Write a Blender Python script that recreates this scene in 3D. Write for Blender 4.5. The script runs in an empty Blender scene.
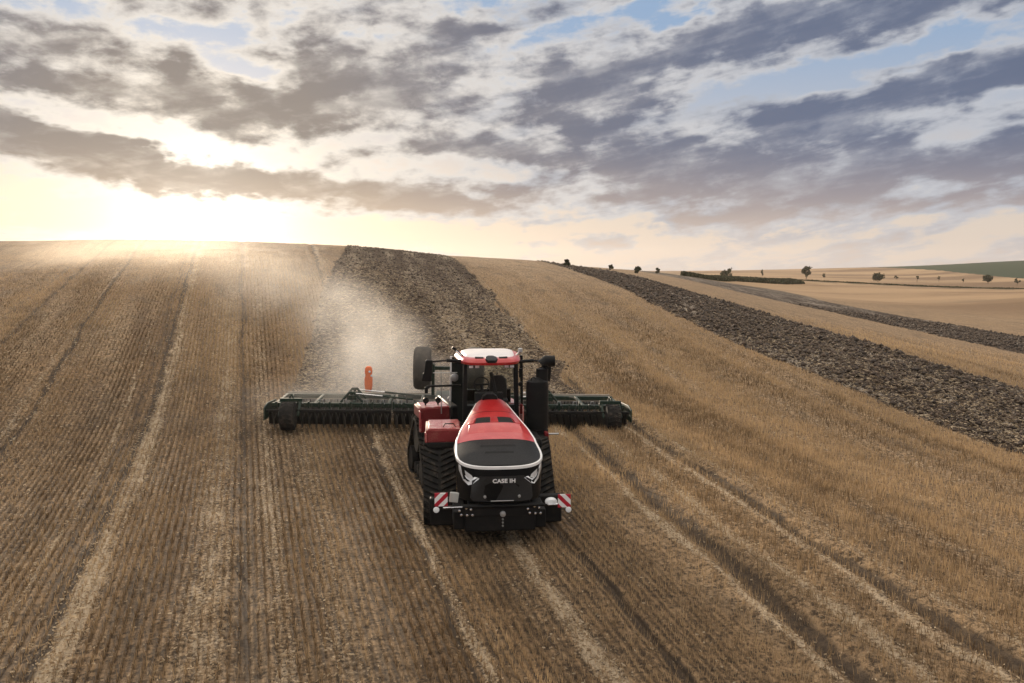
import bpy, bmesh, math, random
import numpy as np
from mathutils import Vector, Matrix
R = math.radians
rng = np.random.default_rng(7)
random.seed(7)
S = bpy.context.scene
COL = S.collection

# ------------------------------------------------------------------ camera
CAM_H = 5.9
YAW = math.atan(129 / 800.0)          # the camera looks this far to the right of the tractor's pass (+Y)
PITCH = math.atan(73.5 / 800.0)
cam = bpy.data.cameras.new('camera'); camo = bpy.data.objects.new('camera', cam); COL.objects.link(camo)
camo.location = (0, 0, CAM_H); camo.rotation_euler = (R(90) - PITCH, 0, -YAW)
cam.sensor_width = 36; cam.lens = 28.125; cam.clip_start = .1; cam.clip_end = 6000
S.camera = camo
CF = np.array([math.sin(YAW), math.cos(YAW)]); CR = np.array([math.cos(YAW), -math.sin(YAW)])

# ------------------------------------------------------------------ light and sky
SUN_AZ = math.atan((205 - 512) / 800.0)      # relative to the camera heading
SUN_EL = R(7.0)
sun_h = YAW + SUN_AZ                          # heading clockwise from +Y
SUN_DIR = Vector((math.sin(sun_h) * math.cos(SUN_EL), math.cos(sun_h) * math.cos(SUN_EL), math.sin(SUN_EL)))
sl = bpy.data.lights.new('sun', 'SUN'); sl.energy = 5.0; sl.angle = R(1.5); sl.color = (1, .82, .62)
so = bpy.data.objects.new('sun', sl); COL.objects.link(so)
so.rotation_euler = SUN_DIR.to_track_quat('Z', 'Y').to_euler(); so.location = SUN_DIR * 300

S.render.engine = 'CYCLES'
S.view_settings.view_transform = 'Standard'; S.view_settings.look = 'None'
S.view_settings.exposure = 0.06; S.view_settings.gamma = 1
try: S.view_settings.use_curve_mapping = False
except Exception: pass
cy = S.cycles
cy.use_denoising = True
cy.max_bounces = 6; cy.diffuse_bounces = 2; cy.glossy_bounces = 3; cy.transmission_bounces = 4; cy.volume_bounces = 3
cy.transparent_max_bounces = 8; cy.volume_step_rate = 1.5; cy.volume_max_steps = 128
cy.sample_clamp_indirect = 6


class T:
    """a node tree with short-hand maths"""
    def __init__(self, tree): self.t = tree
    def n(self, kind, **kw):
        nd = self.t.nodes.new(kind)
        for k, v in kw.items(): setattr(nd, k, v)
        return nd
    def put(self, sock, v):
        if isinstance(v, X): v = v.s
        if isinstance(v, bpy.types.NodeSocket): self.t.links.new(v, sock)
        else: sock.default_value = v
    def m(self, op, *a, clamp=False):
        nd = self.n('ShaderNodeMath', operation=op, use_clamp=clamp)
        for i, v in enumerate(a): self.put(nd.inputs[i], v)
        return X(self, nd.outputs[0])
    def ss(self, v, lo, hi, a=0., b=1., smooth=True):
        nd = self.n('ShaderNodeMapRange', interpolation_type='SMOOTHSTEP' if smooth else 'LINEAR')
        for i, q in enumerate((v, lo, hi, a, b)): self.put(nd.inputs[i], q)
        return X(self, nd.outputs[0])
    def mix(self, f, a, b, mode='MIX'):
        nd = self.n('ShaderNodeMix', data_type='RGBA', blend_type=mode, clamp_factor=True)
        self.put(nd.inputs[0], f)
        for i, v in ((6, a), (7, b)):
            if isinstance(v, tuple) and len(v) == 3: v = (*v, 1)
            self.put(nd.inputs[i], v)
        return X(self, nd.outputs[2])
    def vec(self, x, y, z=0.):
        nd = self.n('ShaderNodeCombineXYZ')
        for i, v in enumerate((x, y, z)): self.put(nd.inputs[i], v)
        return X(self, nd.outputs[0])
    def sep(self, v):
        nd = self.n('ShaderNodeSeparateXYZ'); self.put(nd.inputs[0], v)
        return [X(self, o) for o in nd.outputs]
    def noise(self, v, scale=1., detail=3., rough=.5, dist=0., color=False):
        nd = self.n('ShaderNodeTexNoise'); self.put(nd.inputs['Vector'], v)
        self.put(nd.inputs['Scale'], scale); self.put(nd.inputs['Detail'], detail)
        self.put(nd.inputs['Roughness'], rough); self.put(nd.inputs['Distortion'], dist)
        return X(self, nd.outputs[1 if color else 0])
    def attr(self, name):
        nd = self.n('ShaderNodeAttribute', attribute_name=name)
        return X(self, nd.outputs['Fac'])


class X:
    def __init__(self, t, s): self.t, self.s = t, s
    def __add__(self, o): return self.t.m('ADD', self, o)
    __radd__ = __add__
    def __sub__(self, o): return self.t.m('SUBTRACT', self, o)
    def __rsub__(self, o): return self.t.m('SUBTRACT', o, self)
    def __mul__(self, o): return self.t.m('MULTIPLY', self, o)
    __rmul__ = __mul__
    def __truediv__(self, o): return self.t.m('DIVIDE', self, o)


W = bpy.data.worlds.new('World'); S.world = W; W.use_nodes = True


def build_sky():
    t = T(W.node_tree); W.node_tree.nodes.clear()
    tc = t.n('ShaderNodeTexCoord')
    rot = t.n('ShaderNodeVectorRotate', rotation_type='Z_AXIS'); t.put(rot.inputs['Vector'], tc.outputs['Generated'])
    rot.inputs['Angle'].default_value = YAW
    x, y, z = t.sep(rot.outputs[0])
    az = t.m('ARCTAN2', x, y); el = t.m('ARCSINE', z)
    zz = t.m('MAXIMUM', z, 0.0) + .10
    q = t.vec(x / zz, y / zz, 0)
    qa, qb, _ = t.sep(q)
    ang = math.atan((610 - 512) / 800)                       # the cloud streets run away towards this bearing
    ca, sa = math.cos(ang), math.sin(ang)
    along = qa * sa + qb * ca; across = qa * ca - qb * sa
    street = t.vec(across, along * .42, 0)
    f1 = t.noise(street, 1.5, 7, .58, .25)
    f2 = t.noise(street, 4.2, 6, .6, .3)
    fb = t.vec(az * 3.0, el * 9.0, 0.)
    f3 = t.noise(fb, 2.9, 8, .54, .1)
    wob = t.noise(t.vec(az, el * 2.0, 3.3), 7.0, 4, .6, 0, color=True)
    wx, wy, _ = t.sep(wob)
    wob2 = t.noise(t.vec(az, el * 2.0, 9.3), 24.0, 3, .6, 0, color=True)
    vx, vy, _ = t.sep(wob2)
    aw = az + (wx - .5) * .16 + (vx - .5) * .05
    ew = el + (wy - .5) * .05 + (vy - .5) * .022
    p = t.vec(aw, ew, 0)
    def ae(px, py):
        a = math.atan((px - 512) / 800); return a, math.atan((268 - py) / 800 * math.cos(a))
    f4 = t.noise(t.vec(az * 10., el * 19.0 - az * 1.5, 4.), 2.2, 8, .56, .15)
    sa_, ca_ = math.sin(R(11)), math.cos(R(11))
    f5 = t.noise(t.vec((az * ca_ + el * sa_) * 3.2, (el * ca_ - az * sa_) * 24.0, 7.), 1.6, 6, .55, .2)      # thin sheets drawn out across the right of the sky
    D = (f1 - .5) * 1.1 + (f2 - .5) * .9 + (f3 - .5) * 1.9 + (f4 - .5) * 1.8 + (f5 - .5) * t.ss(az, -.15, .25, .3, 1.9)
    D = D + SKY_BASE + t.ss(az, -.05, .35, 0., .10)
    for (px, py, rx, ry, rotd, amp) in BLOBS:
        a0, e0 = ae(px, py)
        mp = t.n('ShaderNodeMapping', vector_type='TEXTURE')
        t.put(mp.inputs['Vector'], p)
        mp.inputs['Location'].default_value = (a0, e0, 0); mp.inputs['Rotation'].default_value = (0, 0, -R(rotd))
        mp.inputs['Scale'].default_value = (rx / 800 * 1.25, ry / 800 * 1.25, 1)
        ln = t.n('ShaderNodeVectorMath', operation='LENGTH'); t.put(ln.inputs[0], mp.outputs[0])
        D = D + t.ss(ln.outputs['Value'], 0.0, 1.35, amp * .95, 0.0)
    # angle from the sun
    dt = t.n('ShaderNodeVectorMath', operation='DOT_PRODUCT'); t.put(dt.inputs[0], tc.outputs['Generated'])
    se = R(3.2)
    dt.inputs[1].default_value = (math.sin(sun_h) * math.cos(se), math.cos(sun_h) * math.cos(se), math.sin(se))
    th = t.m('ARCCOSINE', t.m('MINIMUM', dt.outputs['Value'], .99999))
    near = t.m('EXPONENT', th * -2.9)              # broad warm side of the sky
    glow = t.m('EXPONENT', th * th * -200.0)        # aureole
    core = t.m('EXPONENT', th * -17.0)
    sky = t.n('ShaderNodeTexSky', sky_type='NISHITA'); sky.sun_disc = False
    sky.sun_elevation = SUN_EL; sky.sun_rotation = sun_h; sky.altitude = 200; sky.dust_density = 2.0; sky.ozone_density = 1.5
    clear = t.mix(t.ss(el, .02, .30), (.72, .62, .54), (.27, .40, .60))
    clear = t.mix(.10, clear, t.mix(1.0, sky.outputs[0], (.11, .11, .11), 'MULTIPLY'))
    thin = t.mix(near * 1.6 - .12, (.50, .52, .57), (.94, .85, .73))
    dark = t.mix(near * 2.1 - .25, (.070, .102, .190), (.130, .108, .104))
    veil = t.ss((f3 - .5) * .9 + (f5 - .5) * 1.2 + (f2 - .5) * .6, -.16, .22)       # uneven thin cloud between the banks
    thin = t.mix(veil * t.ss(near, .55, .25, .12, .62), thin, (.33, .37, .45))
    lowd = t.ss(el, .0, .16)
    dark = t.mix(lowd, t.mix(near * 1.8, (.50, .40, .36), (.62, .44, .29)), dark)
    cov = t.ss(D, -.30, .22)
    thick = t.ss(D, .04, .80)
    body = t.ss((f4 - .5) * 1.1 + (f2 - .5) * .8 + (f5 - .5) * 1.3 + D * .18, -.25, .35)      # lighter and darker folds inside a bank
    dark = t.mix(body * .62, t.mix(.46, dark, thin), dark)
    c = t.mix(cov, clear, t.mix(thick, thin, dark))
    hz = t.ss(el, -.01, .085, 1.0, 0.0)
    c = t.mix(hz * .62, c, t.mix(near * 1.5, (.68, .57, .50), (.79, .68, .56)))
    sunc = t.mix(1.0, (1.5, 1.38, 1.18), t.vec(*(3 * [glow * .42 + core * .50])), 'MULTIPLY')
    through = 1.0 - thick * .86
    c = t.mix(1.0, c, t.mix(1.0, sunc, t.vec(through, through, through), 'MULTIPLY'), 'ADD')
    # bright sky overhead, out of view, is added to light the field from above
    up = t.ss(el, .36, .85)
    c = t.mix(up, c, ZENITH_FILL)
    bg = t.n('ShaderNodeBackground'); bg.inputs['Strength'].default_value = .1
    t.put(bg.inputs['Color'], t.mix(1.0, c, (10, 10, 10), 'MULTIPLY'))
    out = t.n('ShaderNodeOutputWorld'); t.t.links.new(bg.outputs[0], out.inputs[0])


ZENITH_FILL = (1.55, 1.42, 1.28)
SKY_BASE = .12
BLOBS = [  # cloud banks: bearing and height (read off as 800 units per radian), half sizes, tilt, weight
    (95, 62, 150, 17, 6, .55), (80, 95, 130, 20, 8, .60), (395, 78, 85, 42, 0, .95), (262, 118, 68, 24, 0, .85), (330, 100, 60, 30, 0, .5),
    (60, 140, 130, 18, 12, .8), (210, 178, 200, 20, 9, 1.0), (400, 194, 130, 15, 5, .8), (120, 155, 90, 14, 9, .4), (455, 34, 52, 9, 4, .8),
    (590, 92, 75, 36, 0, .60), (690, 52, 120, 15, -15, .65), (900, 12, 180, 26, -6, .95), (905, 100, 170, 18, -14, .70),
    (730, 168, 190, 26, -4, .55), (900, 185, 180, 32, -6, .62), (590, 150, 110, 26, 2, .52), (560, 243, 110, 6, 0, .35), (480, 150, 80, 14, 8, .45),
    (215, 222, 230, 26, 2, -.9), (270, 80, 60, 9, 12, -.55), (120, 128, 170, 10, 9, -.65), (500, 140, 60, 10, 8, -.3), (530, 175, 100, 9, 8, -.45),
    (880, 66, 170, 12, -12, -.55), (710, 100, 90, 10, -14, -.45), (190, 42, 230, 12, 4, -.4), (280, 12, 260, 16, 0, .22), (30, 15, 90, 16, 0, .2),
    (1000, 150, 90, 14, -8, .3), (800, 130, 70, 10, -12, .25), (660, 195, 160, 16, 0, .3), (560, 120, 120, 40, -8, .18), (860, 215, 150, 10, -3, .25), (700, 248, 420, 18, 0, -.45), (440, 235, 160, 12, 0, -.4), (620, 10, 90, 20, 0, -.15), (540, 40, 40, 30, 0, -.1), (345, 140, 60, 14, 10, -.35),
]
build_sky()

# ------------------------------------------------------------------ helpers
def tag(o, label=None, cat=None, group=None, kind=None):
    if label: o['label'] = label
    if cat: o['category'] = cat
    if group: o['group'] = group
    if kind: o['kind'] = kind
    return o


def mesh_np(name, V, Fc, mat=None, parent=None, attrs=None, smooth=False):
    """V (n,3); Fc (m,k) with one k; attrs {name: (n,) floats or (n,3) colours}"""
    me = bpy.data.meshes.new(name)
    V = np.asarray(V, np.float32); Fc = np.asarray(Fc, np.int32)
    k = Fc.shape[1]
    me.vertices.add(len(V)); me.vertices.foreach_set('co', V.ravel())
    me.loops.add(Fc.size); me.loops.foreach_set('vertex_index', Fc.ravel())
    me.polygons.add(len(Fc)); me.polygons.foreach_set('loop_start', np.arange(0, Fc.size, k, dtype=np.int32))
    if smooth: me.polygons.foreach_set('use_smooth', np.ones(len(Fc), bool))
    me.update(calc_edges=True)
    for a, v in (attrs or {}).items():
        v = np.asarray(v, np.float32)
        if v.ndim == 1:
            at = me.attributes.new(a, 'FLOAT', 'POINT'); at.data.foreach_set('value', v)
        else:
            at = me.attributes.new(a, 'FLOAT_VECTOR', 'POINT'); at.data.foreach_set('vector', v.ravel())
    o = bpy.data.objects.new(name, me); COL.objects.link(o)
    if mat: me.materials.append(mat)
    if parent: o.parent = parent
    return o


def new_mat(name):
    m = bpy.data.materials.new(name); m.use_nodes = True
    t = T(m.node_tree); b = m.node_tree.nodes['Principled BSDF']
    return m, t, b


# ------------------------------------------------------------------ the lie of the land
PTS = np.array([(-4.3,30.5,0.1), (-4.3,36,0.25), (-4.3,48.7,2.1), (-4.3,70,5.2), (-4.3,96.2,8), (9.1,28.3,0), (9.1,38.4,0.2), (9.1,47,1.2), (9.1,59.3,2.5),
(9.1,85,5.3), (9.1,116.4,7.63), (25,27.5,-1.68), (25,37.7,-0.94), (25,56.7,0.96), (25,88,4.2), (25,126.8,7), (37,41,-1.3), (37,52,-0.2),
(37,71.2,1.24), (37,106.7,4.11), (37,150,6), (62,69,-2.5), (62,94,-1), (62,133.6,1.6), (-4,18,0), (0,10,0), (0,5,0), (4,10,0), (4,18,0), (7,10,0),
(7,20,0), (9.3,12,0), (9.3,20,0), (2.5,25,0), (-8,25,0.05), (-8.5,12,0), (-8,40,1.2), (-13.2,29.8,0.3), (-15,45,2.3), (-16,20,0), (-20,33,1),
(14,10,-0.3), (16,20,-0.8), (20,14,-1), (-53.83,125.17,9.69), (-72.67,168.97,9.39), (-107.66,250.33,2.69), (-37.68,87.62,6.4), (-41.38,118.09,9.66),
(-55.86,159.43,9.36), (-82.75,236.19,2.66), (-28.96,82.66,6.38), (-29.85,111.17,9.49), (-40.29,150.08,9.19), (-59.7,222.34,2.49), (-20.89,77.82,6.27),
(-22.13,106.89,9.3), (-29.87,144.3,9), (-44.25,213.77,2.3), (-15.49,74.82,6.14), (-14.66,101.63,8.93), (-19.79,137.2,8.63), (-29.32,203.26,1.93),
(-10.26,71.14,5.89), (-4.42,98.97,8.36), (-5.97,133.6,8.06), (-8.84,197.93,1.36), (-3.09,69.28,5.52), (2.29,105.99,8.11), (3.09,143.08,7.81),
(4.58,211.97,1.11), (1.6,74.19,5.35), (9.23,118.04,7.65), (12.46,159.35,7.15), (18.45,236.07,1.65), (18.06,123.7,7.29), (24.38,167,6.79),
(36.12,247.41,1.29), (25.96,127.49,6.79), (35.05,172.12,6.29), (51.93,254.99,0.79), (44.11,160.02,6), (59.55,216.03,5.5), (88.22,320.04,0),
(58.98,182.94,5.08), (79.62,246.97,4.58), (117.95,365.89,-0.92), (142.45,159.35,-3.52), (205.54,230.22,-3.8), (300.16,336.51,-4.02),
(489.15,549.13,-0.25), (787.85,885.88,15.19), (211.57,350.79,-0.7), (128.2,212.3,-2.11), (114.37,244.92,0.73), (124.79,314.14,2.21),
(153.06,218.42,-3.65), (269.57,361.7,-3.04), (312.24,759.98,2.92), (415.32,794.01,3.79), (517.1,828.24,5.9), (604.12,864.86,7.67),
(253.24,769.5,2.92), (695.29,880.54,10.76), (471.25,633.05,0.69), (244.42,467.05,0.94), (321.99,515.31,-0.35), (-423.45,979.91,-1.92),
(-146.73,935.29,-1.92), (129.99,890.66,-1.92), (506.39,1539.01,-10), (781.66,1494.63,-10), (1017.6,1456.58,-10), (1261.41,1417.27,-10),
(-751.99,1741.93,-10), (-260.44,1662.66,-10), (231.12,1583.4,-10)])


def _par(x, y):
    a = np.arctan2(x * CR[0] + y * CR[1], x * CF[0] + y * CF[1]); a = .85 * np.tanh(a / .85)
    return a * 2.2, np.log(np.sqrt(x * x + y * y + 16.))


def _fit():
    a, l = _par(PTS[:, 0], PTS[:, 1]); n = len(a)
    D = np.hypot(a[:, None] - a, l[:, None] - l)
    K = np.where(D > 0, D * D * np.log(D + 1e-12), 0) + 2e-4 * n / 50 * np.eye(n)
    A = np.zeros((n + 3, n + 3)); A[:n, :n] = K
    for j, c in enumerate((np.ones(n), a, l)): A[:n, n + j] = c; A[n + j, :n] = c
    return a, l, np.linalg.solve(A, np.r_[PTS[:, 2], 0, 0, 0])


TA, TL, TW = _fit()


def land(x, y):
    x = np.asarray(x, float); y = np.asarray(y, float)
    a, l = _par(x.ravel(), y.ravel()); out = np.empty(a.shape)
    for i in range(0, len(a), 20000):
        aa, ll = a[i:i + 20000], l[i:i + 20000]
        D = np.hypot(aa[:, None] - TA, ll[:, None] - TL)
        out[i:i + 20000] = np.where(D > 0, D * D * np.log(D + 1e-12), 0) @ TW[:-3] + TW[-3] + TW[-2] * aa + TW[-1] * ll
    return out.reshape(x.shape)


# drill rows: x = c + (y - 20) tan(angle(c)); they fan out to the left of the tractor's pass
PC = [-60, -30, -11, -6, -3.4, .5, 3.7, 6.7, 100]; PA = [-14, -14, -12.5, -10.2, -9.3, -6.1, -3.4, 0, 0]


def lane_x(c, y): return c + (y - 20) * np.tan(np.radians(np.interp(c, PC, PA)))


LC = np.concatenate([np.arange(-140, -30, 1.), np.arange(-30, 20, .05), np.arange(20, 140, 1.)])


def lane_c(x, y):
    lo = np.full(x.shape, -400.); hi = np.full(x.shape, 900.)
    for _ in range(34):
        md = (lo + hi) / 2; up = lane_x(md, y) < x
        lo = np.where(up, md, lo); hi = np.where(up, hi, md)
    return (lo + hi) / 2


def bump(c, c0, w): return np.exp(-((c - c0) / w) ** 2)
def sm(x, a, b):
    t = np.clip((x - a) / (b - a), 0, 1); return t * t * (3 - 2 * t)


def vnoise(x, y, seed=0):
    """cheap smooth value noise"""
    r = np.random.default_rng(seed).random((256, 256))
    xi = np.floor(x).astype(int); yi = np.floor(y).astype(int); fx = x - xi; fy = y - yi
    fx = fx * fx * (3 - 2 * fx); fy = fy * fy * (3 - 2 * fy)
    g = lambda i, j: r[i % 256, j % 256]
    return (g(xi, yi) * (1 - fx) + g(xi + 1, yi) * fx) * (1 - fy) + (g(xi, yi + 1) * (1 - fx) + g(xi + 1, yi + 1) * fx) * fy


TILL_L, TILL_R = -4.35, 9.15          # the strip the harrow has just worked
def till_front(x): return 30.9 - .085 * (x - 2.4)


# (lane, half width, chopped straw, bare soil)
BANDS = [(-6.3, .26, 1.0, 0), (-7.5, .07, .8, 0), (-6.62, .16, 0, .75), (-7.05, .22, .15, .5), (-4.1, .42, .62, 0), (-3.45, .16, 0, .6), (-2.82, .22, .6, 0),
         (-1.7, .34, .35, .15), (-.9, .2, .0, .25), (.3, .10, 0, .7), (.55, .12, .8, 0), (1.9, .16, .2, .1), (2.42, .20, .85, 0), (2.75, .14, 0, .35), (3.65, .10, 0, .85), (4.35, .08, 0, .35),
         (6.28, .11, .9, 0), (6.78, .24, 0, .9), (7.62, .24, .75, 0), (7.15, .12, .2, 0), (8.72, .12, .8, 0), (9.22, .22, 0, .85), (9.75, .15, .75, 0), (10.25, .2, .35, 0),
         (15.9, .35, .35, 0), (18.6, .4, .25, 0), (13.2, .5, .15, 0), (-10.5, .10, .1, .9), (-10.8, .16, .6, 0), (-10.15, .5, .35, 0), (-8.9, .6, .12, .05), (-13.6, .2, .1, .6), (-12.6, .6, .35, 0),
         (-14.8, .25, .3, .4), (-17.4, .35, .4, .2), (-20.5, .5, .4, .2), (-24, .6, .4, .2), (-29, .7, .4, .2), (-35, .8, .4, .2)]
RUTS = [(6.78, .24, .13), (9.22, .22, .12), (3.65, .13, .05), (.3, .13, .05), (-10.5, .14, .05), (-6.85, .25, .04), (-3.45, .2, .04)]


def masks(x, y, c):
    straw = np.zeros(x.shape); dark = np.zeros(x.shape)
    for c0, w, s, k in BANDS:
        g = bump(c, c0 + .22 * (vnoise(y * .22 + c0 * 7, y * 0 + c0 * 3, 5) - .5) + .16 * (vnoise(c * 3.1, y * 1.3, 6) - .5), w * (1.15 if s > k else 1.1))
        if s: straw = np.maximum(straw, g * s)
        if k: dark = np.maximum(dark, g * k)
    wob = .5 * (vnoise(x * .7, y * .7, 1) - .5) + .9 * (vnoise(x * .16, y * .16, 2) - .5)
    till = sm(x + wob * .5, TILL_L - .12, TILL_L + .12) * (1 - sm(x + wob * 1.4, TILL_R - .35, TILL_R + .35)) * sm(y, till_front(x) - .2, till_front(x) + .2)
    wl = 2.2 * (vnoise(x * .06, y * .06, 3) - .5) + wob
    pl1 = sm(x + wl * .8, 24.6, 25.6) * (1 - sm(x + wl * .8, 36.8, 37.9))
    e2 = 80 + .115 * np.clip(y - 90, 0, 90) + .30 * np.clip(y - 150, 0, 200)
    pl2 = sm(x + wl, 62, 64) * (1 - sm(x + wl, e2 - 1, e2 + 1.5)) * (1 - sm(y, 190, 240))
    plough = np.maximum(pl1, pl2) * (1 - sm(y, 215, 260))
    straw = straw * (.42 + .35 * vnoise(x * 3.4 + 40, y * 2.2, 8) + .45 * vnoise(x * 1.1, y * .35, 9)) * (1 - .35 * sm(np.hypot(x, y), 20, 60))
    return straw * (1 - till) * (1 - plough), dark * (1 - till) * (1 - plough), till, plough


def relief(x, y, c, till, plough, d):
    z = np.zeros(x.shape)
    for c0, w, dep in RUTS: z += -dep * bump(c, c0, w) + dep * .5 * (bump(c, c0 - 2.0 * w, w * .7) + bump(c, c0 + 2.0 * w, w * .7))
    z *= (1 - till) * (1 - plough)
    rough = (vnoise(x * 4.1, y * 4.1, 11) - .5) * .20 + (vnoise(x * 9.3, y * 9.3, 12) - .5) * .11 + (vnoise(x * 1.3, y * 1.3, 13) - .5) * .12
    z += rough * (till * .75 + plough * 1.25) * (1 - sm(d, 120, 200))
    z += (1 - till) * (1 - plough) * ((vnoise(x * 3, y * 3, 14) - .5) * .03 + (vnoise(x * .5, y * .5, 15) - .5) * .06)
    return z


def ground_z(x, y):
    c = lane_c(x, y); s, k, t, p = masks(x, y, c)
    return land(x, y) + relief(x, y, c, t, p, np.hypot(x, y))


GREEN_LINE = np.array([(537.6, 777.9), (520.6, 685.5), (490.8, 597.5), (451.7, 507.9), (400, 400)])   # near edge of the green crop
ROAD = np.array([(150, 352), (187.7, 342), (200.8, 336), (226.2, 337.7), (257.8, 336), (279.7, 330), (420, 290)])


def seg_side(x, y, L):
    """signed distance to a polyline, positive on its right-hand side"""
    best = np.full(x.shape, 1e9); sg = np.zeros(x.shape)
    for (ax, ay), (bx, by) in zip(L[:-1], L[1:]):
        dx, dy = bx - ax, by - ay; l2 = dx * dx + dy * dy
        t = np.clip(((x - ax) * dx + (y - ay) * dy) / l2, 0, 1)
        d = np.hypot(x - ax - t * dx, y - ay - t * dy); cr = dx * (y - ay) - dy * (x - ax)
        u = d < best - 1e-9; best = np.where(u, d, best); sg = np.where(u, -np.sign(cr), sg)
    return best * sg


def build_ground():
    az = np.concatenate([np.linspace(-180, -44, 50)[:-1], np.linspace(-44, -36, 30)[:-1], np.linspace(-36, 36, 1000)[:-1], np.linspace(36, 44, 30)[:-1], np.linspace(44, 180, 50)])
    d = np.concatenate([[.4, 1, 2, 3.2, 4.5, 5.8, 7], np.exp(np.linspace(math.log(8), math.log(170), 560)), np.exp(np.linspace(math.log(172), math.log(1700), 110))])
    A, Dd = np.meshgrid(np.radians(az[:-1]), d, indexing='ij')
    x = (np.cos(A) * CF[0] + np.sin(A) * CR[0]) * Dd; y = (np.cos(A) * CF[1] + np.sin(A) * CR[1]) * Dd
    c = lane_c(x, y)
    straw, dark, till, plough = masks(x, y, c)
    z = land(x, y) + relief(x, y, c, till, plough, Dd)
    na, nd = x.shape
    V = np.stack([x, y, z], -1).reshape(-1, 3)
    V = np.concatenate([V, [[0, 0, float(land(np.array([0.]), np.array([0.]))[0])]]])
    i = np.arange(na)[:, None]; j = np.arange(nd - 1)[None]; i2 = (i + 1) % na
    Fq = np.stack([i * nd + j, i * nd + j + 1, i2 * nd + j + 1, i2 * nd + j], -1).reshape(-1, 4)
    cap = np.stack([np.arange(na) * nd, ((np.arange(na) + 1) % na) * nd, np.full(na, na * nd), np.full(na, na * nd)], -1)
    # small fan in the middle under the camera: close it with triangles written as a second mesh would be overkill; use quads with the neighbour
    ii = np.arange(0, na - 1, 2)
    cap = np.stack([np.full(len(ii), na * nd), ((ii + 2) % na) * nd, ((ii + 1) % na) * nd, ii * nd], -1)
    green = sm(-seg_side(x, y, GREEN_LINE), -3, 3) * (x > 380) * (y > 380)
    verge = np.exp(-(seg_side(x, y, ROAD) / 3.5) ** 2) * sm(x, 175, 200)
    far = sm(Dd, 150, 230) * sm(x - .35 * y, -10, 40)
    rowamp = 1 - sm(Dd, 26, 48)
    rows_ok = rowamp * (1 - sm(c, 4.6, 6.0) * .75)
    pad = lambda a: np.append(a.ravel(), 0)
    o = mesh_np('ground', V, np.concatenate([Fq, cap]), None, None,
                {'straw': pad(straw), 'dark': pad(dark), 'till': pad(till), 'plough': pad(plough), 'green': pad(np.maximum(green, verge * .95)), 'far': pad(far), 'rowamp': pad(rows_ok),
                 'lane': np.concatenate([np.stack([c, y, np.zeros_like(c)], -1).reshape(-1, 3), [[0, 0, 0]]])}, smooth=True)
    o['kind'] = 'structure'
    m, t, b = new_mat('stubble_field')
    ln = t.n('ShaderNodeAttribute', attribute_name='lane'); lc, lv, _ = t.sep(ln.outputs['Vector'])
    ob = t.n('ShaderNodeTexCoord').outputs['Object']
    ox, oy, oz = t.sep(ob)
    A_ = {k: t.attr(k) for k in ('straw', 'dark', 'till', 'plough', 'green', 'far', 'rowamp')}
    n_streak = t.noise(t.vec(lc * 5.0, lv * .9), 1, 4, .6)
    n_band = t.noise(t.vec(lc * .55, lv * .035), 1, 4, .6)
    n_band2 = t.noise(t.vec(lc * 1.7, lv * .05), 1, 4, .62)
    n_fine = t.noise(ob, 13, 6, .74)
    n_blot = t.noise(ob, 5.0, 4, .62)
    n_patch = t.noise(t.vec(lc * .8, lv * .22), 1, 4, .62)
    n_mid = t.noise(ob, 2.6, 4, .6)
    n_big = t.noise(ob, .10, 3, .55)
    row = t.m('SINE', lc * (2 * math.pi / .16) + (n_mid - .5) * 2.5) * .5 + .5
    gold = t.mix(t.ss(n_band, .35, .65), (.285, .182, .098), (.425, .298, .175))
    gold = t.mix(t.ss(n_band2, .40, .66) * .55, gold, (.185, .120, .068))
    gold = t.mix(t.ss(n_big, .42, .66) * .5, gold, (.40, .255, .13))
    gold = t.mix(t.ss(lc, 5.0, 7.5) * .5, gold, (.47, .32, .18))               # paler stubble to the right
    gold = t.mix(t.ss(n_patch, .50, .68) * .6, gold, (.160, .118, .078))      # greyed, weathered patches
    soil = (.036, .025, .017)
    col = t.mix(t.ss(n_fine + (n_blot - .5) * .6, .62, .36) * .9, gold, soil)
    col = t.mix((1.0 - row) * A_['rowamp'] * t.ss(n_streak, .25, .6) * .75, col, soil)
    col = t.mix(t.ss(A_['straw'] + (n_streak - .5) * 1.0 + (n_fine - .5) * 2.0, .30, .85), col, (.48, .375, .255))
    col = t.mix(t.ss(A_['dark'] + (n_streak - .5) * .9 + (n_fine - .5) * .7, .25, .72) * .85, col, (.046, .034, .025))
    # freshly harrowed strip: grey-brown crumbs with straw mixed in
    n_cl = t.noise(ob, 5.5, 5, .7); n_fl = t.noise(ob, 11.0, 3, .6, 1.2)
    n_tb = t.noise(t.vec(ox * .45, oy * .03), 1, 3, .6)
    tl = t.mix(t.ss(n_cl, .35, .65), (.036, .024, .016), (.105, .073, .048))
    tl = t.mix(t.ss(n_fl + (n_tb - .5) * .8, .53, .64) * .85, tl, (.42, .34, .245))
    col = t.mix(t.ss(A_['till'] + (n_fine - .5) * .5, .4, .6), col, tl)
    pl = t.mix(t.ss(n_cl, .38, .66), (.022, .014, .009), (.085, .057, .037))
    n_p2 = t.noise(t.vec(ox * .6, oy * .09), 1, 4, .6)
    pl = t.mix(t.ss(n_fl + (n_p2 - .5) * .7, .53, .64) * .85, pl, (.42, .355, .28))
    col = t.mix(t.ss(A_['plough'] + (n_fine - .5) * .6, .4, .6), col, pl)
    # other people's fields beyond: broad tones along the contour
    n_f = t.noise(t.vec(ox * .0016 + oy * .0045, oy * .018 - ox * .010), 1, 4, .55)
    fc = t.mix(t.ss(n_f, .40, .62), (.165, .100, .052), (.37, .245, .135))
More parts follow.
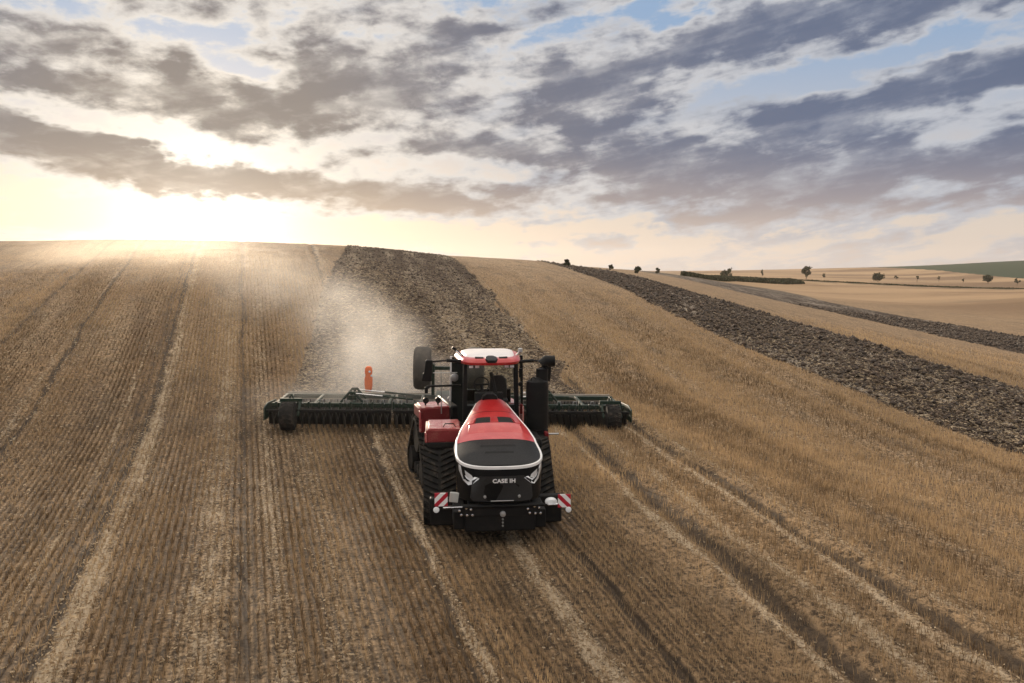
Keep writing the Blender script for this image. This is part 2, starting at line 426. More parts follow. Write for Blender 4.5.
    fc = t.mix(t.ss(t.noise(t.vec(ox * .004, oy * .03 - ox * .016, 5.), 1, 3, .6), .56, .68) * .7, fc, (.13, .095, .06))
    col = t.mix(A_['far'] * .85 * (1.0 - A_['plough']), col, fc)
    col = t.mix(t.ss(A_['green'] + (n_mid - .5) * .3, .35, .6), col, t.mix(n_mid, (.010, .024, .010), (.024, .044, .016)))
    t.put(b.inputs['Base Color'], col); b.inputs['Roughness'].default_value = .85; b.inputs['Specular IOR Level'].default_value = .15
    bp = t.n('ShaderNodeBump'); bp.inputs['Strength'].default_value = .9; bp.inputs['Distance'].default_value = .09
    hgt = n_fine * .8 + row * A_['rowamp'] * .9 + n_streak * .5 + n_cl * (A_['till'] + A_['plough']) * 1.6
    t.put(bp.inputs['Height'], hgt); t.put(b.inputs['Normal'], bp.outputs[0])
    o.data.materials.append(m)
    return o


ground = build_ground()


# ------------------------------------------------------------------ stubble, straw and clods lying on it
def blade_mat(name, ca, cb, rough=.7, trans=.25):
    m, t, b = new_mat(name)
    k = t.attr('tint')
    t.put(b.inputs['Base Color'], t.mix(k, ca, cb)); b.inputs['Roughness'].default_value = rough
    b.inputs['Specular IOR Level'].default_value = .25
    if trans:
        tb = t.n('ShaderNodeBsdfTranslucent'); t.put(tb.inputs['Color'], t.mix(k, ca, cb))
        mx = t.n('ShaderNodeMixShader'); mx.inputs[0].default_value = trans
        t.t.links.new(b.outputs[0], mx.inputs[1]); t.t.links.new(tb.outputs[0], mx.inputs[2])
        t.t.links.new(mx.outputs[0], [q for q in m.node_tree.nodes if q.type == 'OUTPUT_MATERIAL'][0].inputs['Surface'])
    return m


def sample_polar(n, d0, d1, az0=-41, az1=41, k=0.0):
    """points over the visible fan, density falling as d**-k"""
    u = rng.random(n); e = 2 - k
    d = (d0 ** e + u * (d1 ** e - d0 ** e)) ** (1 / e)
    a = np.radians(az0 + rng.random(n) * (az1 - az0))
    return (np.cos(a) * CF[0] + np.sin(a) * CR[0]) * d, (np.cos(a) * CF[1] + np.sin(a) * CR[1]) * d, d


def tri_blades(x, y, z, ht, w, lean, name, mat, tint):
    """one thin bent triangle per blade"""
    n = len(x); a = rng.random(n) * 2 * np.pi; tx, ty = np.cos(a), np.sin(a)
    la = rng.random(n) * 2 * np.pi; lx, ly = np.cos(la) * lean, np.sin(la) * lean
    V = np.empty((n, 3, 3))
    V[:, 0] = np.stack([x - tx * w, y - ty * w, z - .02], -1)
    V[:, 1] = np.stack([x + tx * w, y + ty * w, z - .02], -1)
    V[:, 2] = np.stack([x + lx, y + ly, z + ht], -1)
    o = mesh_np(name, V.reshape(-1, 3), np.arange(3 * n).reshape(-1, 3), mat, None, {'tint': np.repeat(tint, 3)})
    return o


def build_stubble():
    x, y, d = sample_polar(800000, 8.2, 95, k=1.05)
    c = lane_c(x, y)
    left = c < 5.2
    cs = np.round(c / .16) * .16 + rng.normal(0, .018, len(c))
    c = np.where(left | (rng.random(len(c)) < .35), cs, c)
    y = np.where(rng.random(len(c)) < .75, np.round(y / .11) * .11 + .07 * np.sin(np.round(c / .16) * 12.9898) + rng.normal(0, .014, len(c)), y)   # tufts
    x = lane_x(c, y)
    s, k, t, p = masks(x, y, c)
    patch = vnoise(c * .9, y * .12, 21)
    keep = (t < .3) & (p < .3) & (rng.random(len(x)) > s * .75) & (rng.random(len(x)) > k * .8) & (rng.random(len(x)) < .18 + 1.15 * patch * (.5 + vnoise(x * 1.7, y * 1.7, 31))) & (rng.random(len(x)) > sm(d, 38, 95))
    # nothing stands under the tractor's belts
    keep &= ~((x > .6) & (x < 4.4) & (y > 17.0) & (y < 26.5))
    x, y, d, c, patch = x[keep], y[keep], d[keep], c[keep], patch[keep]
    z = ground_z(x, y)
    n = len(x)
    ht = (.09 + .10 * rng.random(n)) * (1 + .25 * (c > 5.2)); w = (.0045 + .003 * rng.random(n)) * np.clip(d / 14, 1, 3.2)
    tint = np.clip(rng.normal(.42, .25, n) + (patch - .5) * .5 + (vnoise(c * .75 + 9, y * .03, 22) - .5) * .9 + (vnoise(x * 2.3, y * 2.3, 23) - .5) * .5 + .20 * (c > 5.2), 0, 1)
    m = blade_mat('stubble_straw', (.115, .072, .037), (.56, .395, .220), trans=.35)
    o = tri_blades(x, y, z, ht, w, .045 * (1 + 0 * ht), 'stubble', m, tint); o['kind'] = 'stuff'
    # chopped straw lying flat
    x, y, d = sample_polar(730000, 8.2, 95, k=1.0)
    c = lane_c(x, y); s, k, t, p = masks(x, y, c)
    keep = rng.random(len(x)) < np.maximum(np.maximum(s ** 1.1, .03), np.maximum(t * .8 * vnoise(x * .35, y * .08, 61), p * .50)) * (1 - sm(d, 45, 95))
    x, y, d, c = x[keep], y[keep], d[keep], c[keep]
    n = len(x); z = ground_z(x, y) + .012 + .05 * rng.random(n) ** 2
    a = rng.random(n) * 2 * np.pi; L = (.009 + .025 * rng.random(n)) * np.where(np.maximum(p, t)[keep] > .4, 1.7, 1) * np.clip(d / 20, 1, 2.2); w = .0030 * np.clip(d / 12, 1, 4)
    dx, dy = np.cos(a), np.sin(a); dz = rng.normal(0, .35, n)
    V = np.empty((n, 4, 3))
    for q, (sl_, sw) in enumerate(((-1, -1), (1, -1), (1, 1), (-1, 1))):
        V[:, q] = np.stack([x + dx * L * sl_ - dy * w * sw, y + dy * L * sl_ + dx * w * sw, z + dz * L * sl_ * .5 + .01 * sw], -1)
    m2 = blade_mat('chopped_straw', (.24, .165, .092), (.62, .50, .34))
    o = mesh_np('chopped_straw', V.reshape(-1, 3), np.arange(4 * n).reshape(-1, 4), m2, None, {'tint': np.repeat(rng.random(n), 4)})
    o['kind'] = 'stuff'
    # clods on the worked strips
    x, y, d = sample_polar(410000, 26, 135, az0=-20, k=1.3)
    c = lane_c(x, y); s, k, t, p = masks(x, y, c)
    keep = (rng.random(len(x)) < np.maximum(t * .5, p) * (.25 + 1.1 * vnoise(x * .9, y * .5, 51))) & ~((y < 33.2) & (t > .1))
    x, y, d, p, t = x[keep], y[keep], d[keep], p[keep], t[keep]
    n = len(x); z = ground_z(x, y)
    r = (.022 + .13 * rng.random(n) ** 6) * np.clip(d / 45, .7, 1.45) * np.where(p > .5, 1.15, .8)
    O = np.array([(1, 0, 0), (0, 1, 0), (-1, 0, 0), (0, -1, 0), (0, 0, .8), (0, 0, -.6)])
    V = O[None] * (r[:, None] * (.65 + .7 * rng.random((n, 6))))[:, :, None]
    an = rng.random(n) * 6.28; ca, sa = np.cos(an)[:, None], np.sin(an)[:, None]
    V = np.stack([V[:, :, 0] * ca - V[:, :, 1] * sa, V[:, :, 0] * sa + V[:, :, 1] * ca, V[:, :, 2] + V[:, :, 0] * .3], -1) + np.stack([x, y, z + r * .2], -1)[:, None]
    tr = np.array([(0, 1, 4), (1, 2, 4), (2, 3, 4), (3, 0, 4), (1, 0, 5), (2, 1, 5), (3, 2, 5), (0, 3, 5)])
    Fc = (np.arange(n)[:, None, None] * 6 + tr[None]).reshape(-1, 3)
    m3, t3, b3 = new_mat('soil_clods')
    k3 = t3.attr('tint')
    t3.put(b3.inputs['Base Color'], t3.mix(t3.attr('fresh'), t3.mix(k3, (.038, .025, .017), (.13, .09, .06)), t3.mix(k3, (.020, .0125, .008), (.105, .070, .044))))
    b3.inputs['Roughness'].default_value = .8
    o = mesh_np('soil_clods', V.reshape(-1, 3), Fc, m3, None, {'tint': np.repeat(rng.random(n), 6), 'fresh': np.repeat(p, 6)})
    o['kind'] = 'stuff'


build_stubble()


# ------------------------------------------------------------------ mesh builder for machines
class MB:
    def __init__(self): self.bm = bmesh.new()
    def box(self, c, s, rot=(0, 0, 0), taper=None):
        """box at c of size s; taper=(tx,ty) scales the top face"""
        M = Matrix.Translation(c) @ Matrix.Rotation(rot[2], 4, 'Z') @ Matrix.Rotation(rot[1], 4, 'Y') @ Matrix.Rotation(rot[0], 4, 'X')
        vs = []
        for z in (-.5, .5):
            k = taper if (taper and z > 0) else (1, 1)
            for (x, y) in ((-.5, -.5), (.5, -.5), (.5, .5), (-.5, .5)):
                vs.append(self.bm.verts.new(M @ Vector((x * s[0] * k[0], y * s[1] * k[1], z * s[2]))))
        for f in ((3, 2, 1, 0), (4, 5, 6, 7), (0, 1, 5, 4), (1, 2, 6, 5), (2, 3, 7, 6), (3, 0, 4, 7)):
            self.bm.faces.new([vs[i] for i in f])
        return self
    def loft(self, rings, caps=True, closed=True):
        R_ = [[self.bm.verts.new(p) for p in r] for r in rings]
        n = len(R_[0])
        for a, b in zip(R_[:-1], R_[1:]):
            for i in range(n if closed else n - 1):
                j = (i + 1) % n
                self.bm.faces.new((a[i], a[j], b[j], b[i]))
        if caps and closed:
            self.bm.faces.new(R_[0][::-1]); self.bm.faces.new(R_[-1])
        return self
    def tube(self, pts, r, seg=10):
        pts = [Vector(p) for p in pts]; rings = []
        for i, p in enumerate(pts):
            d = (pts[min(i + 1, len(pts) - 1)] - pts[max(i - 1, 0)]).normalized()
            u = d.cross(Vector((0, 0, 1)))
            if u.length < .05: u = d.cross(Vector((1, 0, 0)))
            u.normalize(); v = d.cross(u); rr = r[i] if isinstance(r, (list, tuple)) else r
            rings.append([p + u * math.cos(q * 2 * math.pi / seg) * rr + v * math.sin(q * 2 * math.pi / seg) * rr for q in range(seg)])
        return self.loft(rings)
    def lathe(self, c, axis, prof, seg=24):
        """prof: [(distance along axis, radius)]"""
        ax = Vector(axis).normalized(); u = ax.cross(Vector((0, 0, 1)))
        if u.length < .05: u = ax.cross(Vector((1, 0, 0)))
        u.normalize(); v = ax.cross(u); c = Vector(c)
        return self.loft([[c + ax * h + (u * math.cos(q * 2 * math.pi / seg) + v * math.sin(q * 2 * math.pi / seg)) * r for q in range(seg)] for h, r in prof])
    def poly(self, pts, th, nrm):
        """flat outline given thickness along nrm"""
        nrm = Vector(nrm).normalized() * th
        return self.loft([[Vector(p) for p in pts], [Vector(p) + nrm for p in pts]])
    def build(self, name, mat, parent=None, M=None, bevel=0, smooth=35):
        bm = self.bm
        if M is not None: bm.transform(M)
        bmesh.ops.recalc_face_normals(bm, faces=bm.faces)
        me = bpy.data.meshes.new(name); bm.to_mesh(me); bm.free()
        me.materials.append(mat)
        for p in me.polygons: p.use_smooth = True
        me.set_sharp_from_angle(angle=R(smooth))
        o = bpy.data.objects.new(name, me); COL.objects.link(o)
        if parent: o.parent = parent
        if bevel:
            md = o.modifiers.new('bevel', 'BEVEL'); md.width = bevel; md.segments = 2; md.limit_method = 'ANGLE'; md.angle_limit = R(40)
        return o


def simple(name, col, rough=.5, metal=0., coat=0., spec=.5, dirt=0.0, dirtcol=(.34, .26, .18), scale=3.0, emis=None):
    m, t, b = new_mat(name)
    ob = t.n('ShaderNodeTexCoord').outputs['Object']
    n = t.noise(ob, scale, 5, .65); n2 = t.noise(ob, scale * 9, 3, .6)
    c = t.mix(t.ss(n, .3, .7), tuple(v * .88 for v in col), tuple(min(1, v * 1.08) for v in col))
    if dirt:
        _, _, z = t.sep(ob)
        c = t.mix(t.ss(n + (n2 - .5) * .5, .48, .72) * dirt, c, dirtcol)
    t.put(b.inputs['Base Color'], c)
    t.put(b.inputs['Roughness'], t.ss(n2, .3, .7, max(.03, rough - .06), rough + .08 + dirt * .1))
    b.inputs['Metallic'].default_value = metal; b.inputs['Coat Weight'].default_value = coat; b.inputs['Coat Roughness'].default_value = .08
    b.inputs['Specular IOR Level'].default_value = spec
    return m


RED = simple('red_paint', (.46, .013, .016), .34, coat=.45, dirt=.16, dirtcol=(.40, .24, .17), scale=4)
SHEENRED = simple('sky_sheen_red', (.40, .06, .06), .3, coat=.7, dirt=.75, dirtcol=(.66, .54, .48), scale=5)  # sky reflection on fender tops and edges, mixed into the red as pale patches
DEEPRED = simple('red_panel_paint', (.15, .008, .010), .6, spec=.25, dirt=.12)
BLACKP = simple('black_plastic', (.006, .0065, .007), .45, spec=.14, dirt=.10, dirtcol=(.06, .05, .04))
BLACKM = simple('black_frame_paint', (.007, .007, .007), .6, spec=.2, dirt=.22, dirtcol=(.06, .048, .036))
RUBBER = simple('track_rubber', (.012, .0115, .011), .8, spec=.2, dirt=.6, dirtcol=(.11, .088, .064), scale=5)
WHITE = simple('white_paint', (.80, .79, .77), .35, coat=.3, dirt=.08)
ROOFSHEEN = simple('roof_sky_sheen', (.74, .70, .68), .42, coat=.1, dirt=.12)  # the sky's reflection on the roof, put in as a pale colour
GREY = simple('grey_metal', (.42, .42, .41), .4, metal=.6, dirt=.15)
GREEN = simple('dark_green_paint', (.010, .027, .017), .5, spec=.3, dirt=.28, dirtcol=(.12, .105, .075))
STEEL = simple('worn_steel', (.030, .028, .025), .55, metal=.3, dirt=.45, dirtcol=(.12, .10, .08))
CHROME = simple('cylinder_rod', (.75, .74, .72), .2, metal=.9, dirt=.1)
ORANGE = simple('orange_paint', (.80, .16, .035), .5, dirt=.1)
SEATM = simple('seat_fabric', (.03, .032, .036), .8)
LAMP = simple('lamp_lens', (.82, .84, .84), .12, coat=.6)
m, t, b = new_mat('cab_glass'); GLASS = m
b.inputs['Base Color'].default_value = (.86, .89, .88, 1); b.inputs['Roughness'].default_value = .02
b.inputs['Transmission Weight'].default_value = 1.0; b.inputs['IOR'].default_value = 1.12
m, t, b = new_mat('dark_reflection_glass'); REFLGLASS = m  # dark reflection in the left side window, painted as opaque black
b.inputs['Base Color'].default_value = (.008, .010, .010, 1); b.inputs['Roughness'].default_value = .6; b.inputs['Specular IOR Level'].default_value = 0.0
# red and white diagonal stripes of the marker boards
m, t, b = new_mat('striped_board'); STRIPE = m
sp = t.attr('stripe')
t.put(b.inputs['Base Color'], t.mix(sp, (.80, .78, .76), (.42, .012, .03))); b.inputs['Roughness'].default_value = .35

gx, gy = 2.46, 17.7                                     # where the front tracks meet the ground
PSI = math.atan(.085)                                  # the harrow's slant to the drill rows
FR = Matrix.Rotation(-math.atan(.06), 4, 'Z')                      # front body: swung a little as the tractor bends
RR = Matrix.Translation((.12, 2.75, 0)) @ Matrix.Rotation(R(7.0), 4, 'Z')   # rear body, from the hinge

tr = bpy.data.objects.new('tracked_tractor', None); COL.objects.link(tr)
tr.location = (gx, gy, float(land(np.array([gx]), np.array([gy]))[0]) - .02)
tag(tr, 'red articulated tractor on four black rubber tracks, towing the harrow', 'tractor')


def belt_profile(y0, y1, yt, ri, rt, zt, n=12):
    """outline of a triangular rubber track in y,z: front idler, drive wheel on top, rear idler"""
    cs = [(y0, ri, ri), (yt, zt, rt), (y1, ri, ri)]
    out = []
    C_ = [Vector((a, b_)) for a, b_, _ in cs]; r_ = [c_[2] for c_ in cs]
    # walk: bottom rear -> bottom front -> up the front -> over the top -> down the back (outer tangents)
    def tang(i, j):
        d = C_[j] - C_[i]; L = d.length; base = math.atan2(d.y, d.x); off = math.acos((r_[i] - r_[j]) / L)
        return base + off
    # order chosen so that the outside lies on the left of travel rear->... : front(0) -> top(1) -> rear(2)
    a01, a12 = tang(0, 1), tang(1, 2)
    a20 = -math.pi / 2
    def arc(i, a, b_):
        while b_ > a: b_ -= 2 * math.pi
        return [C_[i] + Vector((math.cos(a + (b_ - a) * k / n), math.sin(a + (b_ - a) * k / n))) * r_[i] for k in range(n + 1)]
    out += arc(0, a20 + 2 * math.pi, a01) + arc(1, a01, a12) + arc(2, a12, a20)
    return out


def resample(P, step):
    P = P + [P[0]]; out = []; acc = 0.
    for a, b_ in zip(P[:-1], P[1:]):
        L = (b_ - a).length
        if L < 1e-9: continue
        d = (b_ - a) / L
        while acc < L:
            out.append((a + d * acc, d)); acc += step
        acc -= L
    return out


def make_track(side, M, label=None):
    xo, xi = 1.53 * side, .77 * side
    mb = MB()
    prof = belt_profile(.52, 2.38, 1.40, .40, .50, 1.22)
    inner = belt_profile(.52, 2.38, 1.40, .355, .455, 1.22)
    rings = []
    for p, q in zip(prof, inner):
        rings.append([(xo, p.x, p.y), (xi, p.x, p.y), (xi, q.x, q.y), (xo, q.x, q.y)])
    rings.append(rings[0]); mb.loft(rings, caps=False)
    total = sum((b_ - a).length for a, b_ in zip(prof, prof[1:] + prof[:1])); nl = 46
    mid = (xo + xi) / 2
    for k, (p, d) in enumerate(resample(prof, total / nl)[:nl]):
        nrm = Vector((d.y, -d.x))
        cen = Vector((sum(v.x for v in prof) / len(prof), sum(v.y for v in prof) / len(prof)))
        if nrm.dot(p - cen) < 0: nrm = -nrm
        for sgn in (-1, 1):                               # a chevron of two slanting bars
            x0, x1 = mid + .035 * sgn, mid + .37 * sgn
            sh = .14
            q0 = p - d * (sh * .65); q1 = p + d * (sh * .55)
            w = .042; h0 = .055
            def P3(x, c2, o, h): c3 = c2 + d * o + nrm * h; return (x, c3.x, c3.y)
            mb.loft([[P3(x0, q0, -w, -.01), P3(x0, q0, w, -.01), P3(x0, q0, w * .7, h0), P3(x0, q0, -w * .7, h0)],
                     [P3(x1, q1, -w, -.01), P3(x1, q1, w, -.01), P3(x1, q1, w * .7, h0), P3(x1, q1, -w * .7, h0)]])
    tk = mb.build('rubber_track', RUBBER, tr, M, smooth=30)
    def wheel(name, y, z, r):
        mb = MB()
        for s_ in (0, 1):
            x0 = (mid + (.16 if s_ else -.34))
            mb.lathe((x0, y, z), (1, 0, 0), [(0, r * .35), (0, r), (.18, r), (.18, r * .75), (.13, r * .7), (.13, r * .3), (.2, r * .26)], 20)
        mb.tube([(xi + .05 * side, y, z), (xo - .08 * side, y, z)], .09)
        mb.build(name, BLACKM, tk, M, bevel=.01)
    wheel('drive_wheel', 1.40, 1.22, .44); wheel('idler', .52, .40, .345); wheel('idler', 2.38, .40, .345)
    for y in (1.05, 1.45, 1.85):
        mb = MB(); mb.lathe((mid - .3, y, .22), (1, 0, 0), [(0, .05), (0, .17), (.6, .17), (.6, .05)], 16); mb.build('roller', BLACKM, tk, M, bevel=.01)
    mb = MB()
    mb.poly([(mid - .1, .5, .36), (mid - .1, 2.4, .36), (mid - .1, 2.1, .62), (mid - .1, 1.6, 1.25), (mid - .1, 1.2, 1.25), (mid - .1, .8, .62)], .2, (1, 0, 0))
    mb.build('track_frame', BLACKM, tk, M, bevel=.02)
    return tk


FT = FR @ Matrix.Translation((-.10, 0, 0))
for s_ in (-1, 1): make_track(s_, FT)
REARM = RR @ Matrix.Translation((0, .62, 0))
for s_ in (-1, 1): make_track(s_, REARM)

# --- chassis of both halves
mb = MB(); mb.box((0, .9, .85), (.9, 4.6, .7)); mb.box((0, 1.40, 1.1), (1.7, .5, .35)); mb.box((0, 1.2, 1.45), (1.3, 2.8, .5)); mb.build('front_frame', BLACKM, tr, FR, bevel=.03)
mb = MB(); mb.box((0, 2.0, .95), (1.0, 4.0, .8)); mb.box((0, 2.0, 1.1), (1.7, .5, .35)); mb.box((0, 2.2, 1.55), (1.1, 3.1, .5)); mb.build('rear_frame', BLACKM, tr, RR, bevel=.03)

# --- hood
def hw(y):                                              # half width of the hood in plan
    if y < -.55:
        t_ = min(1, (-.55 - y) / .98); return .93 * max(.0, 1 - t_ ** 3.0) ** .34
    return float(np.interp(y, [-.55, .2, .8, 1.6, 2.66], [.93, .90, .80, .60, .38]))
def ze(y): return float(np.interp(y, [-1.53, -1.2, -.7, 0, .8, 1.6, 2.66], [1.80, 1.835, 1.89, 1.965, 2.11, 2.27, 2.44]))
def crown(y): return float(np.interp(y, [-1.53, -1.3, -.8, 0, .8, 2.66], [.03, .055, .09, .10, .14, .12]))
def hx(y): return .03 + .03 * max(0, y)                 # slight drift so that the rear end lines up with the cab
def skin(y, s, lift=0.):
    w = hw(y); return (hx(y) + s * w, y, ze(y) + crown(y) * (1 - abs(s) ** 3.2) + lift)
def hood_sheet(y0, y1, n, smax=1.0, lift=0.):
    mb = MB(); ss_ = [math.copysign(abs(u) ** .8, u) * smax for u in np.linspace(-1, 1, 25)]
    top = [[skin(y, s, lift) for s in ss_] for y in np.linspace(y0, y1, n)]
    mb.loft([r + [(x, y, z - .05) for x, y, z in r[::-1]] for r in top])
    return mb
hood = hood_sheet(-.02, 2.66, 26).build('hood', RED, tr, FR)
hood_sheet(-1.5, -.035, 36, .985).build('hood_front_panel', BLACKP, tr, FR)
# shallow ribs on the black panel
for (y, wd) in ((-.45, .42), (-.85, .34)):
    mb = MB(); mb.loft([[skin(yy, s, lf) for s in np.linspace(-wd, wd, 9)] + [skin(yy, s, -.03) for s in np.linspace(wd, -wd, 9)] for yy, lf in ((y - .06, .0), (y - .02, .022), (y + .02, .022), (y + .07, 0.))])
    mb.build('panel_rib', BLACKP, hood, FR)
# raised collar ahead of the two vents
mb = MB()
mb.loft([[skin(y, s, lf) for s in np.linspace(-.74, .74, 15)] + [skin(y, s, -.04) for s in np.linspace(.74, -.74, 15)] for y, lf in ((.34, .0), (.46, .035), (.60, .06), (.74, .065), (.80, .0))])
mb.build('hood_collar', RED, hood, FR, bevel=.01)
for s0, s1 in ((-.60, -.12), (.12, .60)):
    mb = MB(); mb.loft([[skin(y, s, .012) for s in np.linspace(s0, s1, 5)] + [skin(y, s, -.05) for s in np.linspace(s1, s0, 5)] for y in (.86, 1.0, 1.22)])
    mb.build('vent', BLACKM, hood, FR)
for s0, s1 in ((-.12, .12), (-.80, -.62), (.62, .80)):
    mb = MB(); mb.loft([[skin(y, s, lf) for s in np.linspace(s0, s1, 4)] + [skin(y, s, -.05) for s in np.linspace(s1, s0, 4)] for y, lf in ((.80, .06), (1.0, .045), (1.28, .0))])
    mb.build('vent_surround', RED, hood, FR, bevel=.008)
for y in (-.028, 1.62):
    mb = MB(); mb.loft([[skin(yy, q, .003) for q in np.linspace(-.97, .97, 15)] + [skin(yy, q, -.03) for q in np.linspace(.97, -.97, 15)] for yy in (y - .008, y + .008)]); mb.build('hood_seam', BLACKM, hood, FR)
# white band round the nose and up both edges of the hood
def plan(n=60, ymax=2.66, out=0.):
    """outline of the hood from the left rear round the nose to the right rear"""
    ys = list(np.linspace(ymax, -.55, n // 2)) + [-.55 - .98 * math.sin(a) ** .9 for a in np.linspace(.06, math.pi / 2, 22)]
    L = [(y, -1) for y in ys]; return L + [(y, 1) for y in ys[::-1][1:]]
def band(top, bot, out, ymax):
    mb = MB(); rings = []
    for y, s in plan(ymax=ymax):
        w = hw(y); x = hx(y) + s * w
        tw = float(np.interp(y, [-1.53, -1.0, -.5, .2, 1.5, 2.66], [.85, .85, 1.2, 2.6, 2.2, .6]))
        n_ = Vector((s * .6, -.8 if y < -1 else -.2, 0)).normalized() * out
        zt = ze(y) + top * min(tw, 1.); zb = ze(y) + bot * tw
        lean = 1 + 1.6 * max(0., tw - 1)
        rings.append([(x + n_.x * lean, y + n_.y, zb), (x + n_.x * .9, y + n_.y * .9, zt - .012), (x, y, zt), (x - n_.x * 1.6, y - n_.y * 1.6, zt - .006), (x - n_.x * 1.6, y - n_.y * 1.6, zb)])
    return mb.loft(rings)
band(.016, -.062, .020, 2.62).build('white_trim', WHITE, tr, FR)
# front face below the band, and the flanks
def flank(y): return float(np.interp(y, [-1.53, -1.0, 0, 2.7], [1.02, 1.02, 1.06, 1.25]))
mb = MB(); rings = []
for y, s in plan(ymax=2.6):
    w = hw(y); x = hx(y) + s * w
    z0, z1 = ze(y) - .03, flank(y)
    wl = max(.52 if y > 1 else w, w)
    rings.append([(hx(y) + s * (w - .015), y + .015, z0), (hx(y) + s * (w + (wl - w) * .5) , y, z0 - .15), (hx(y) + s * (wl * .995), y + .0, (z0 + z1) / 2), (hx(y) + s * wl * .97, y + .05 * (y < -.9), z1)])
mb.loft(rings, closed=False)
mb.build('grille', BLACKP, tr, FR, smooth=50)
# the raised middle field of the grille, with its slim lower lip
mb = MB()
def front_y(x, extra=0.):
    lo, hi = -1.529, -.56
    for _ in range(40):
        md = (lo + hi) / 2
        if hw(md) < abs(x): lo = md
        else: hi = md
    return (lo + hi) / 2 - extra
def face(pts, th, name, mat, par, rnd=.006):
    """outline (x,z) laid on the front face, following its curve"""
    mb = MB(); n = len(pts)
    rings = [[(.03 + x, front_y(x, e), z) for x, z in pts] for e in (-.01, th)]
    R0 = [[mb.bm.verts.new(p) for p in r] for r in rings]
    for i in range(n): mb.bm.faces.new((R0[0][i], R0[0][(i + 1) % n], R0[1][(i + 1) % n], R0[1][i]))
    f = mb.bm.faces.new(R0[1]); bmesh.ops.triangulate(mb.bm, faces=[f])
    return mb.build(name, mat, par, FR, smooth=60)
mesh_pts = [(-.45, 1.60), (-.62, 1.50), (-.66, 1.12), (-.60, 1.06)] + [(x, 1.06 + 0 * x) for x in np.linspace(-.4, .4, 5)] + [(.60, 1.06), (.66, 1.12), (.62, 1.50), (.45, 1.60)] + [(x, 1.60) for x in np.linspace(.3, -.3, 5)]
grille_mat = simple('grille_mesh', (.013, .013, .013), .6)
gm = face(mesh_pts, .02, 'grille_mesh', grille_mat, tr)
for x in (-.36, .36):
    mb = MB(); mb.lathe((.03 + x, front_y(x, .0), 1.17), (0, -1, 0), [(-.01, .03), (.045, .03), (.05, .018)], 12); mb.build('sensor', GREY, gm, FR)
mb = MB(); mb.tube([(x + .03, front_y(x, .03), 1.085) for x in np.linspace(-.24, .24, 7)], .009, 6); mb.build('lower_bar', GREY, gm, FR)
# headlights: a bright bent strip above a clear lamp, at each corner
for s_ in (-1, 1):
    sh = [(.56, 1.46), (.44, 1.55), (.60, 1.60), (.76, 1.70), (.85, 1.80), (.90, 1.80), (.895, 1.62), (.80, 1.44), (.68, 1.37)]
    hl = face([(s_ * x, z) for x, z in (sh if s_ > 0 else sh[::-1])], .012, 'headlight', BLACKP, tr)
    st = [(.62, 1.42), (.47, 1.55), (.53, 1.56), (.65, 1.475), (.74, 1.53), (.86, 1.76), (.89, 1.76), (.885, 1.64), (.80, 1.47), (.70, 1.39)]
    face([(s_ * x, z) for x, z in (st if s_ > 0 else st[::-1])], .02, 'light_strip', LAMP, hl)
    st = [(.60, 1.545), (.62, 1.60), (.77, 1.69), (.745, 1.57), (.68, 1.515)]
    face([(s_ * x, z) for x, z in (st if s_ > 0 else st[::-1])], .018, 'lamp_lens', LAMP, hl)


def lettering(txt, size, bold=.0):
    cu = bpy.data.curves.new('lettering', 'FONT'); cu.body = txt; cu.size = size; cu.extrude = .006; cu.offset = bold
    cu.align_x = 'CENTER'; cu.align_y = 'CENTER'; cu.space_character = 1.05
    tmp = bpy.data.objects.new('lettering', cu); COL.objects.link(tmp)
    bpy.context.view_layer.update()
    me = bpy.data.meshes.new_from_object(tmp.evaluated_get(bpy.context.evaluated_depsgraph_get()))
    COL.objects.unlink(tmp); bpy.data.objects.remove(tmp)
    return me
me = lettering('CASE IH', .112, .004)
me.transform(FR @ Matrix.Translation((.07, front_y(.0, .035), 1.505)) @ Matrix.Rotation(R(90), 4, 'X') @ Matrix.Scale(1.15, 4, (1, 0, 0)))
me.materials.append(WHITE); o = bpy.data.objects.new('lettering', me); COL.objects.link(o); o.parent = tr

# --- front weights, hitch bar, marker boards
mb = MB(); mb.box((0, -.75, .66), (1.30, 1.3, .55)); mb.box((0, -1.28, .60), (1.5, .3, .42)); mb.box((-.86, -.9, .62), (.25, .9, .4)); mb.box((.86, -.9, .62), (.25, .9, .4)); mb.build('front_weight', BLACKM, tr, FR, bevel=.03)
mb = MB(); mb.box((0, -.28, .52), (2.96, .22, .62)); mb.build('front_axle_guard', BLACKM, tr, FR, bevel=.03)
bar = MB(); bar.tube([(-1.30, -1.46, .95), (1.34, -1.46, .95)], .035, 10); bar.box((0, -1.42, .86), (1.7, .06, .26)); bar = bar.build('hitch_bar', BLACKM, tr, FR, bevel=.008)
mb = MB()
for x0 in (-.72, .72):
    for dx_, dz_ in ((-.14, 0), (.0, .05), (.1, .02), (-.1, -.09), (.02, -.1), (.13, -.1)):
        mb = MB(); mb.lathe((x0 + dx_, -1.45, .87 + dz_), (0, -1, 0), [(0, .026), (.03, .026), (.035, .014)], 8); mb.build('bolt', CHROME, bar, FR)
mb = MB(); mb.lathe((.05, -1.45, .78), (0, -1, 0), [(0, .06), (.06, .06), (.07, .03)], 12)
mb.build('tow_pin', GREY, bar, FR)
for dz_ in (-.1, -.17, -.24):
    mb = MB(); mb.lathe((.05, -1.45, .76 + dz_), (0, -1, 0), [(0, .02), (.03, .02)], 8); mb.build('bolt', GREY, bar, FR)
